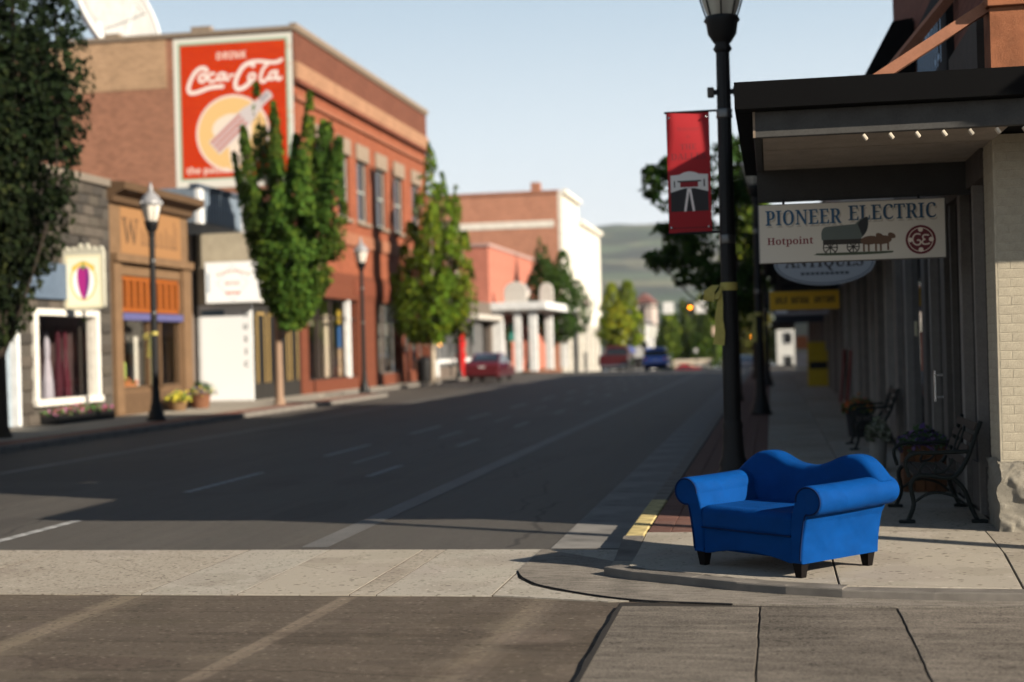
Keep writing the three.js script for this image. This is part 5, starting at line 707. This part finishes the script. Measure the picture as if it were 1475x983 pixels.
// ---------------------------------------------------------------- blue sofa
{
  const t = thing('sofa', 'small bright blue sofa with rolled arms and a double-humped back', 'sofa', [.02, .08, -10.95], R(-40.8)); t.scale.set(1.07, .95, 1.06);
  const weave = dataTex(256, 256, (u, v, i, j) => .5 + .25 * Math.sin(u * 256 * 1.57) * Math.sin(v * 256 * 1.57) + .25 * hash(i, j, 3)), nap = dataTex(256, 256, (u, v, i, j) => .66 + .3 * fbm(u, v, 5, 81, 6) + .08 * hash(i, j, 8)), wrinkle = dataTex(512, 512, (u, v) => { const n = fbm(u, v, 5, 83, 3), q = 1 - Math.abs(2 * fbm(u, v, 3, 87, 3) - 1); return .6 * n + .4 * q * q * q; }); void weave;
  const fab = new THREE.MeshPhysicalMaterial({ color: L(.0002, .043, .19), map: rep(nap, .5), roughness: .78, bumpMap: rep(wrinkle, .8), bumpScale: .02, specularIntensity: .12, sheen: .06, sheenRoughness: .4, sheenColor: L(0, .16, .6) });
  const pipe = plain([.0005, .012, .06], { roughness: .85 });
  const soft = { bevelEnabled: true, bevelSegments: 5 };
  part(t, 'frame', M([RB(-.44, .44, .1, .3, -.36, .3, .03, 2)]), fab);
  { // arched front apron
    const s = new THREE.Shape(); s.moveTo(-.42, .09); s.lineTo(-.36, .09); s.quadraticCurveTo(0, .185, .36, .09); s.lineTo(.42, .09); s.lineTo(.42, .27); s.lineTo(-.42, .27); s.closePath(); const g = new THREE.ExtrudeGeometry(s, { depth: .04, ...soft, bevelSize: .01, bevelThickness: .012, curveSegments: 24 }); g.translate(0, 0, .29); part(t, 'apron', uvm(g), fab);
  }
  { // seat cushion, domed, with a soft crease round its front
    const g = new RoundedBoxGeometry(.83, .19, .66, 8, .055), p = g.attributes.position; for (let i = 0; i < p.count; i++) { const x = p.getX(i), y = p.getY(i), z = p.getZ(i); if (y > 0) p.setY(i, y + .03 * Math.cos(x / .42 * 1.5) * Math.cos(z / .33 * 1.4)); if (z > .2) p.setZ(i, z + .012 * Math.cos(x / .42 * 1.5)); } g.computeVertexNormals(); g.translate(0, .355, .035); const c = part(t, 'seat_cushion', uvm(g), fab);
    part(c, 'piping', M([tube([[-.4, .285, .362], [0, .287, .382], [.4, .285, .362]], .006, 16, 6)]), pipe);
  }
  for (const s of [-1, 1]) { // rolled arms
    const sh = new THREE.Shape(), q = (x, y) => [s * x, y]; sh.moveTo(...q(.405, .1)); sh.lineTo(...q(.47, .1)); sh.bezierCurveTo(...q(.476, .25), ...q(.505, .36), ...q(.528, .458));
    const cx = .545, cy = .552, rr = .098; for (let k = 0; k <= 30; k++) { const a = R(-100 + k * 285 / 30); sh.lineTo(...q(cx + rr * Math.cos(a), cy + rr * Math.sin(a))); } sh.bezierCurveTo(...q(.435, .5), ...q(.405, .42), ...q(.405, .3)); sh.closePath();
    const g = new THREE.ExtrudeGeometry(sh, { depth: .78, ...soft, bevelSize: .014, bevelThickness: .018, curveSegments: 20, steps: 12 }); g.translate(0, 0, -.44);
    const p = g.attributes.position; for (let i = 0; i < p.count; i++) { const z = p.getZ(i), y = p.getY(i), k = THREE.MathUtils.clamp((.34 - z) / .72, 0, 1); p.setY(i, y + (y > .4 ? .02 * k * k : 0)); p.setX(i, p.getX(i) * (1 + .03 * k * (y > .4 ? 1 : 0))); }
    let gs = uvm(g); gs = smooth(gs, 50); const a = part(t, 'arm', gs, fab);
    const fr = []; for (let k = 0; k <= 30; k++) { const an = R(-100 + k * 285 / 30); fr.push([s * (cx + .1 * Math.cos(an)), cy + .1 * Math.sin(an), .345]); } fr.unshift([s * .5, .34, .345], [s * .478, .12, .345]); fr.sort(() => 0); part(a, 'piping', tube([[s * .47, .11, .36], [s * .484, .25, .36], ...fr.slice(2).map(([x, y]) => [x, y, .358])], .007, 60, 6), pipe);
  }
  { // back
    const sh = new THREE.Shape(), top = (x) => { const a = Math.abs(x); return .66 + .15 * Math.exp(-Math.pow((a - .38) / .24, 2)) + .035 * Math.exp(-Math.pow(x / .14, 2)) - .06 * Math.pow(Math.max(0, (a - .44) / .16), 1.6); }; sh.moveTo(-.36, .2); sh.lineTo(.36, .2); sh.lineTo(.37, .47); sh.quadraticCurveTo(.4, .54, .56, .56); for (let k = 0; k <= 48; k++) { const x = .6 - k * 1.2 / 48; sh.lineTo(x, top(x)); } sh.lineTo(-.56, .56); sh.quadraticCurveTo(-.4, .54, -.37, .47); sh.closePath();
    const g = new THREE.ExtrudeGeometry(sh, { depth: .07, bevelEnabled: true, bevelSize: .045, bevelThickness: .055, bevelSegments: 8, curveSegments: 12 }); const p = g.attributes.position; for (let i = 0; i < p.count; i++) { const y = p.getY(i); p.setZ(i, p.getZ(i) - (y - .2) * .17); } g.translate(0, -.02, -.31); part(t, 'backrest', smooth(uvm(g), 45), fab);
  }
  part(t, 'back_panel', (() => { const g = RB(-.45, .45, .1, .56, -.452, -.34, .03, 3); return g; })(), fab);
  for (const o of t.children) o.position.y = .022;
  const lg = new THREE.CylinderGeometry(.058, .034, .14, 4, 1); lg.rotateY(Math.PI / 4); lg.translate(0, .07, 0); const leg = clean(lg); leg.computeVertexNormals(); const lm = plain([.004, .003, .003], { roughness: .6, specularIntensity: .2 });
  for (const [x, z] of [[-.43, .305], [.43, .305], [-.43, -.4], [.43, -.4]]) part(t, 'leg', leg, lm).position.set(x, 0, z);
}
function smooth(g, deg) {                                     // normals shared between faces that meet at less than deg
  const p = g.attributes.position, n = p.count, fn = [], map = new Map(), a = new THREE.Vector3(), b = new THREE.Vector3(), c = new THREE.Vector3(), out = new Float32Array(n * 3), cos = Math.cos(R(deg));
  for (let i = 0; i < n; i += 3) { a.fromBufferAttribute(p, i); b.fromBufferAttribute(p, i + 1); c.fromBufferAttribute(p, i + 2); fn.push(b.clone().sub(a).cross(c.clone().sub(a))); for (let k = 0; k < 3; k++) { const key = [p.getX(i + k), p.getY(i + k), p.getZ(i + k)].map((v) => Math.round(v * 2e4)).join(); if (!map.has(key)) map.set(key, []); map.get(key).push(i / 3); } }
  for (let i = 0; i < n; i++) { const key = [p.getX(i), p.getY(i), p.getZ(i)].map((v) => Math.round(v * 2e4)).join(), f = fn[Math.floor(i / 3)], fu = f.clone().normalize(), s = new THREE.Vector3(); for (const k of map.get(key)) if (fn[k].clone().normalize().dot(fu) > cos) s.add(fn[k]); s.normalize(); out.set([s.x, s.y, s.z], i * 3); }
  g.setAttribute('normal', new THREE.BufferAttribute(out, 3)); return g;
}

// ---------------------------------------------------------------- benches, planters and boards on the right-hand pavement
function bench(label, x, z) {
  const t = thing('park_bench', label, 'bench', [x, .12, z], 0, 'iron benches along the shop windows'), dark = mat([.05, .04, .033], { g: .3 }), Lh = .62;
  for (const s of [-1, 1]) { const e = s * Lh; part(t, 'end_frame', M([tube([[-.3, 0, e], [-.24, .16, e], [-.26, .34, e], [-.2, .41, e], [.1, .4, e], [.2, .52, e], [.28, .72, e], [.34, .88, e]], .02, 30, 8), tube([[.3, 0, e], [.24, .14, e], [.18, .3, e], [.08, .4, e]], .02, 16, 8), tube([[-.27, .4, e], [-.3, .54, e], [-.24, .6, e], [-.05, .61, e], [.24, .62, e]], .017, 24, 8), tube([[-.2, .42, e], [-.14, .52, e], [-.04, .5, e], [-.06, .44, e], [.04, .46, e], [.1, .56, e]], .012, 24, 6), RB(-.37, -.23, 0, .03, e - .03, e + .03, .01, 1), RB(.24, .38, 0, .03, e - .03, e + .03, .01, 1), tube([[-.24, .18, e], [-.1, .26, e], [.08, .24, e], [.2, .16, e]], .013, 16, 6)]), MT.iron); }
  for (let k = 0; k < 4; k++) part(t, 'seat_slat', RB(-.24 + k * .1, -.16 + k * .1, .405, .43, -Lh, Lh, .008, 1), dark);
  for (let k = 0; k < 4; k++) { const g = RB(-.011, .011, -.036, .036, -Lh, Lh, .006, 1); g.rotateZ(-.36); g.translate(.19 + k * .036, .53 + k * .1, 0); part(t, 'back_slat', g, dark); }
  const med = new THREE.TorusGeometry(.13, .014, 8, 28); med.rotateY(Math.PI / 2); med.rotateZ(-.36); med.translate(.23, .68, 0); part(t, 'back_medallion', clean(med), MT.iron); return t;
}
bench('near iron bench beside the cream pillar', 1.42, -13.75); bench('far iron bench behind the purple flowers', 1.44, -22.3);
{
  const t = thing('wooden_planter', 'square wooden planter of purple flowers between the two benches', 'planter', [1.54, .12, -15.95]), wd = [mat([.13, .055, .025], { g: .4 }), mat([.1, .045, .022], { g: .3 }), mat([.15, .065, .028], { g: .5 })];
  t.scale.setScalar(.78); part(t, 'box', B(-.25, .25, .02, .55, -.25, .25), MT.dark); for (let k = 0; k < 4; k++) for (const s of [0, 1]) { part(t, 'plank', RB(-.27 + k * .137, -.27 + k * .137 + .128, 0, .62, s ? .252 : -.28, s ? .28 : -.252, .006, 1), wd[(k + s) % 3]); part(t, 'plank', RB(s ? .252 : -.28, s ? .28 : -.252, 0, .62, -.25 + k * .127, -.25 + k * .127 + .12, .006, 1), wd[(k + s + 1) % 3]); }
  part(t, 'flowers', petals(61, 1100, [.3, .42, .3], .05, [[.03, .07, .02], [.025, .05, .015], [.03, .07, .02], [.06, .03, .16], [.14, .08, .22]]), MT.petal).position.y = .5;
}
tub('dark pot of orange flowers at the end of the far bench', 1.36, -24.6, .2, .45, [.03, .03, .035], [[.4, .08, .015], [.42, .14, .015], [.03, .07, .02], GREEN], 62, 420, .34);
tub('slim pale pot spilling grey green leaves beside the wooden planter', 1.25, -18.4, .11, .4, [.25, .24, .22], [[.16, .17, .13], [.08, .1, .06]], 64, 400, .35);
{ // folding boards and posts farther on
  const t = thing('sandwich_board', 'yellow folding pavement board leaning open by the far shops', 'sign board', [1.55, .12, -51.4]); for (const s of [-1, 1]) { const g = RB(-.35, .35, 0, 1.55, -.025, .025, .02, 1); g.rotateX(s * .22); g.translate(0, 0, s * -.02 + s * .33 * -1); void g; const h = RB(-.35, .35, 0, 1.55, -.025, .025, .02, 1); h.rotateX(s * -.2); h.translate(0, 0, s * .32); part(t, 'panel', h, mat([.6, .42, .03], { g: .6 })); } part(t, 'dark_stripe', (() => { const g = B(-.3, .3, .6, .85, .02, .03); g.rotateX(-.2); g.translate(0, 0, .323); return g; })(), MT.black); part(t, 'spreader', bar([0, .5, -.22], [0, .5, .22], .03), MT.black);
  for (const [z, l] of [[-34.5, 'nearer of two dark red boards leaning on the shop wall'], [-37.6, 'farther of two dark red boards leaning on the shop wall']]) { const b = thing('leaning_board', l, 'board', [1.66, .12, z]); part(b, 'panel', (() => { const g = RB(-.02, .02, 0, 1.35, -.3, .3, .01, 1); g.rotateZ(-.1); return g; })(), mat([.16, .015, .018], { g: .5 })); part(b, 'edge_strip', (() => { const g = RB(-.03, .03, 1.3, 1.36, -.31, .31, .01, 1); g.rotateZ(-.1); return g; })(), mat([.12, .01, .012], { g: .5 })); }
  const k = thing('vending_cabinet', 'pale green and orange cabinet standing in the sunlit gap on the right', 'cabinet', [1.6, .12, -81.5]); part(k, 'body', RB(-.35, .35, 0, 2.5, -.4, .4, .04, 1), mat([.6, .66, .55], { g: .8 })); part(k, 'orange_panel', RB(-.3, .3, 1.1, 1.8, .4, .42, .01, 1), mat([.65, .26, .12], { g: .5 })); part(k, 'white_panel', RB(-.3, .3, .1, .9, .4, .42, .01, 1), MT.white);
}

// ---------------------------------------------------------------- cars
function car(name, label, kind, pos, paint, o = {}) {
  const t = thing(name, label, o.cat ?? 'car', pos, o.turn ?? 0), W = o.w ?? .88, lens = o.len ?? 2.25, hB = o.belt ?? .92, hR = o.roof ?? 1.42;
  const pm = new THREE.MeshPhysicalMaterial({ color: L(...paint), roughness: .35, clearcoat: 1, clearcoatRoughness: .05, metalness: .2 });
  const ext = (pts, w, m, nm, parent, bev = .05) => { const g = new THREE.ExtrudeGeometry(new THREE.Shape(pts.map(([a, b]) => new THREE.Vector2(a, b))), { depth: 2 * w - 2 * bev, bevelEnabled: true, bevelSize: bev, bevelThickness: bev, bevelSegments: 4, curveSegments: 8 }); g.translate(0, 0, -w + bev); g.rotateY(-Math.PI / 2); const p = g.attributes.position; for (let i = 0; i < p.count; i++) { const y = p.getY(i), k = Math.max(0, y - hB); p.setX(i, p.getX(i) * (1 - k * .34 - Math.max(0, .45 - y) * .12)); } return part(parent ?? t, nm, smooth(uvm(g), 35), m); };
  // profile runs from the rear (+z side after turning: shape x = z) to the front (-)
  const b = -lens, e = lens;                                    // shape x positive = rear
  let body, glass, roof;
  if (kind === 'sedan') { body = [[b, .3], [b + .05, .62], [b + .9, .82], [-.6, hB], [1.2, hB + .02], [e - .25, hB + .06], [e - .02, .82], [e, .5], [e - .06, .3]]; glass = [[-1.1, hB - .03], [-.4, hR - .08], [.75, hR - .06], [1.65, hB + .02]]; roof = [[-.42, hR - .1], [-.2, hR], [.55, hR + .01], [.85, hR - .1]]; }
  else if (kind === 'pickup') { body = [[b, .45], [b + .05, .95], [b + 1.2, 1.05], [-.5, hB], [e, hB], [e, .5]]; glass = [[-1.25, hB - .03], [-.6, hR - .06], [.35, hR - .06], [.5, hB - .02]]; roof = [[-.62, hR - .1], [-.45, hR], [.3, hR], [.4, hR - .1]]; }
  else { body = [[b, .35], [b + .05, .8], [b + .8, 1.0], [-.9, hB], [e - .08, hB + .02], [e, .7], [e - .04, .35]]; glass = [[-1.3, hB - .03], [-.7, hR - .08], [e - .35, hR - .06], [e - .1, hB]]; roof = [[-.75, hR - .1], [-.5, hR], [e - .5, hR + .01], [e - .3, hR - .1]]; }
  const bd = ext(body, W, pm, 'body'); ext(glass, W - .06, MT.glassDark, 'windows', t, .04); ext(roof, W - .05, pm, 'roof', t, .05);
  const rx = W - .02; for (const s of [-1, 1]) { const pl = part(bd, 'rear_pillar', bar([s * (W - .1), hB, kind === 'sedan' ? 1.62 : kind === 'pickup' ? .5 : e - .14], [s * (W - .1 - (hR - hB) * .3), hR - .05, kind === 'sedan' ? .8 : kind === 'pickup' ? .36 : e - .38], .09, .07), pm); void pl; }
  for (const s of [-1, 1]) for (const z of [-lens + .82, lens - .85]) { const r = o.wr ?? .32, w = part(t, 'wheel', (() => { const g = new THREE.TorusGeometry(r - .09, .1, 10, 28); g.rotateY(Math.PI / 2); g.translate(s * (rx - .12), r, z); const c = new THREE.CylinderGeometry(r - .06, r - .06, .19, 28); c.rotateZ(Math.PI / 2); c.translate(s * (rx - .12), r, z); return M([clean(g), clean(c)]); })(), plain([.014, .014, .014], { roughness: .9 })); part(w, 'rim', (() => { const c = new THREE.CylinderGeometry(r * .6, r * .6, .02, 20); c.rotateZ(Math.PI / 2); c.translate(s * (rx - .015), r, z); return clean(c); })(), MT.chrome); }
  const lm = plain(o.lamp ?? [.4, .02, .015], { roughness: .2 }); for (const s of [-1, 1]) { part(t, 'tail_light', RB(s * (W - .32), s * (W - .05), hB - .24, hB - .06, e - .06, e + .02, .02, 2), lm); part(t, 'headlight', RB(s * (W - .36), s * (W - .08), .58, .74, -e - .01, -e + .08, .02, 2), MT.white); part(t, 'wing_mirror', RB(s * (W + .02), s * (W + .16), hB + .02, hB + .16, -.78, -.66, .03, 2), pm); }
  part(t, 'rear_bumper', RB(-W + .05, W - .05, .34, .52, e - .06, e + .07, .05, 2), o.bumper ?? pm); part(t, 'licence_plate', RB(-.17, .17, .64, .8, e + .0, e + .035, .01, 1), MT.white); part(t, 'underbody', B(-W + .14, W - .14, .2, .36, -e + .3, e - .3), MT.black);
  return t;
}
car('parked_car', 'dark red sedan parked at the left kerb', 'sedan', [-14.35, 0, -73.9], [.085, .005, .01]);
car('pickup_truck', 'dark red pickup seen from behind in the left lane', 'pickup', [-10.6, gy(-101), -101.0], [.06, .006, .009], { w: .98, len: 2.6, belt: 1.12, roof: 1.76, wr: .38, bumper: MT.chrome, cat: 'truck' });
car('compact_car', 'bright blue compact car driving away in the centre lane', 'hatch', [-7.9, gy(-102), -102], [.008, .085, .5], { w: .85, len: 2.0, belt: .98, roof: 1.58, wr: .31, bumper: MT.black });
car('white_van', 'white van parked far off beside the right-hand trees', 'hatch', [-2.6, gy(-168), -168], [.6, .6, .6], { w: .95, len: 2.4, belt: 1.2, roof: 2.1, wr: .36, cat: 'van' });
car('far_car', 'small grey car far down the right-hand kerb', 'sedan', [-2.3, gy(-128), -128], [.2, .21, .23]); car('far_car', 'pale car parked at the foot of the far cream building', 'sedan', [-8.8, gy(-178), -178], [.5, .48, .45], { turn: 1.4 }); car('far_car', 'red car crossing at the end of the street', 'sedan', [-10.4, gy(-172), -172], [.5, .02, .02], { turn: 1.57 });

// ---------------------------------------------------------------- signals, signs and small street furniture
{
  const z = -152, y0 = gy(z), t = thing('traffic_signal', 'traffic signal on a mast arm over the far crossing, amber lit', 'traffic signal', [-13.1, y0, z]);
  part(t, 'pole', lathe([[.22, 0], [.2, .3], [.14, .5], [.12, 7.6], [.001, 7.65]], 16), MT.black); part(t, 'mast_arm', rod([0, 7.2, 0], [8.2, 7.3, 0], .07), MT.black);
  const am = new THREE.MeshStandardMaterial({ color: L(.5, .2, .01), emissive: L(1, .38, .02), emissiveIntensity: 1.6 });
  for (const [x, lit] of [[4.85, 1], [-.15, 0]]) { const h = part(t, 'signal_head', RB(x - .28, x + .28, lit ? 6.4 : 6.0, lit ? 7.7 : 7.3, -.15, .15, .05, 2), MT.black); for (let k = 0; k < 3; k++) { const g = new THREE.CylinderGeometry(.14, .14, .03, 20); g.rotateX(Math.PI / 2); g.translate(x, (lit ? 6.65 : 6.25) + k * .4, .165); part(h, 'lens', clean(g), lit && k === 1 ? am : MT.blackDull); } }
  const pl = new THREE.PointLight(L(1, .45, .05), .6, 0, 2); pl.position.set(4.85, 7.05, .3); pl.castShadow = true; t.add(pl);
  for (const x of [2.6, 5.95]) { part(t, x < 3 ? 'street_name_plate' : 'lane_control_plate', RB(x - .55, x + .55, 6.45, 7.65, .08, .12, .05, 1), MT.white); }
  part(t, 'walk_signal', RB(-.35, .35, 3.0, 3.6, .1, .4, .03, 1), MT.black);
  const u = thing('traffic_signal', 'second traffic signal low on its post at the right kerb, amber lit', 'traffic signal', [-1.9, gy(-150), -150]); part(u, 'pole', lathe([[.16, 0], [.08, .3], [.07, 4.2], [.001, 4.25]], 14), MT.black); const h = part(u, 'signal_head', RB(-.2, .2, 3.2, 4.35, .06, .34, .05, 2), MT.black); for (let k = 0; k < 3; k++) { const g = new THREE.CylinderGeometry(.13, .13, .03, 18); g.rotateX(Math.PI / 2); g.translate(0, 3.42 + k * .36, .355); part(h, 'lens', clean(g), k === 1 ? am : MT.blackDull); } const p2 = new THREE.PointLight(L(1, .45, .05), .4, 0, 2); p2.position.set(0, 3.78, .5); p2.castShadow = true; u.add(p2);
}
function signPost(name, label, x, z, h, geo, m, y = .12) { const t = thing(name, label, 'sign', [x, y, z]); part(t, 'post', rod([0, 0, 0], [0, h, 0], .035), plain([.3, .3, .3], { roughness: .5 })); const f = part(t, 'plate', geo, m); f.position.set(0, h - .3, .05); return t; }
signPost('parking_sign', 'blue parking sign on a post left of the dark red sedan', -17.0, -73.5, 2.9, RB(-.3, .3, -.5, .3, -.015, .015, .04, 1), mat([.04, .1, .42], { g: .4 }));
signPost('street_sign', 'green and white street sign under the white canopy', -16.9, -96, 3.2, RB(-.4, .4, -.9, .3, -.015, .015, .02, 1), mat([.06, .3, .26], { g: .4 }));
signPost('hanging_plate', 'tall pole with white plates left of the light green tree', -15.3, -122, 6.4, RB(-.3, .3, -.3, .3, -.015, .015, .02, 1), mat([.6, .5, .5], { g: .4 }), gy(-122)).add((() => { const m = new THREE.Mesh(RB(-.3, .3, 4.2, 4.9, .03, .06, .02, 1), MT.white); m.name = 'plate'; m.castShadow = m.receiveShadow = true; return m; })());
{
  const t = thing('litter_bin', 'black litter bin at the kerb beyond the pyramid shaped tree', 'bin', [-16.95, .12, -70.2]); part(t, 'barrel', lathe([[.001, 0], [.32, 0], [.36, .1], [.38, 1.0], [.34, 1.02], [.001, 1.0]], 20), MT.black); part(t, 'lid', lathe([[.4, 1.0], [.38, 1.1], [.2, 1.25], [.001, 1.28]], 20), MT.black);
  const n = thing('newspaper_box', 'white and blue newspaper box beside the litter bin', 'newspaper box', [-16.95, .12, -72.2]); part(n, 'cabinet', RB(-.25, .25, .2, 1.0, -.2, .2, .03, 1), MT.white); part(n, 'window', RB(-.2, .2, .5, .9, .2, .215, .01, 1), mat([.2, .3, .45], { g: .3 })); part(n, 'pedestal', M([B(-.2, .2, .05, .2, -.15, .15), B(-.25, .25, 0, .05, -.2, .2)]), MT.stoneTrim);
  const r = thing('red_display', 'tall red cloth display standing by the white columns', 'display', [-17.2, .12, -80]); part(r, 'cloth', lathe([[.28, 0], [.22, .6], [.3, 1.2], [.2, 1.5], [.3, 1.9], [.16, 2.5], [.001, 2.6]], 16), mat([.42, .01, .01], { g: .4 })); part(r, 'foot', cyl(0, 0, .04, 0, .35, .3), MT.black);
}
for (const [x, z, y, w, h, c, l, tx] of [[-14.6, -140, 1.2, 1.0, 1.5, [.7, .68, .66], 'tall white board behind the pickup', .35], [-13.6, -143, .8, .8, 1.0, [.16, .2, .5], 'blue and white board behind the pickup', 0], [-12.2, -150, 2.3, .9, 1.2, [.75, .75, .7], 'white blank sign beside the far signal mast', .25], [-8.2, -160, .6, .35, .4, [.6, .6, .6], 'small white roadside sign before the far trees', 0], [-6.1, -162, 2.4, .7, 1.0, [.6, .45, .35], 'tan roadside sign high before the far trees', 0], [-11.9, -150.5, -.6, .4, .9, [.45, .25, .5], 'small purple banner on a post below the signal mast', 0]]) { const t = thing('far_sign', l, 'sign', [x, gy(z), z]); part(t, 'post', rod([0, 0, 0], [0, y - gy(z) + h * .5, 0], .05), MT.black); const p = part(t, 'plate', RB(-w / 2, w / 2, 0, h, .05, .09, .03, 1), mat(c, { g: .5 })); p.position.y = y - gy(z); p.rotation.z = -tx; }

renderer.render(scene, camera);
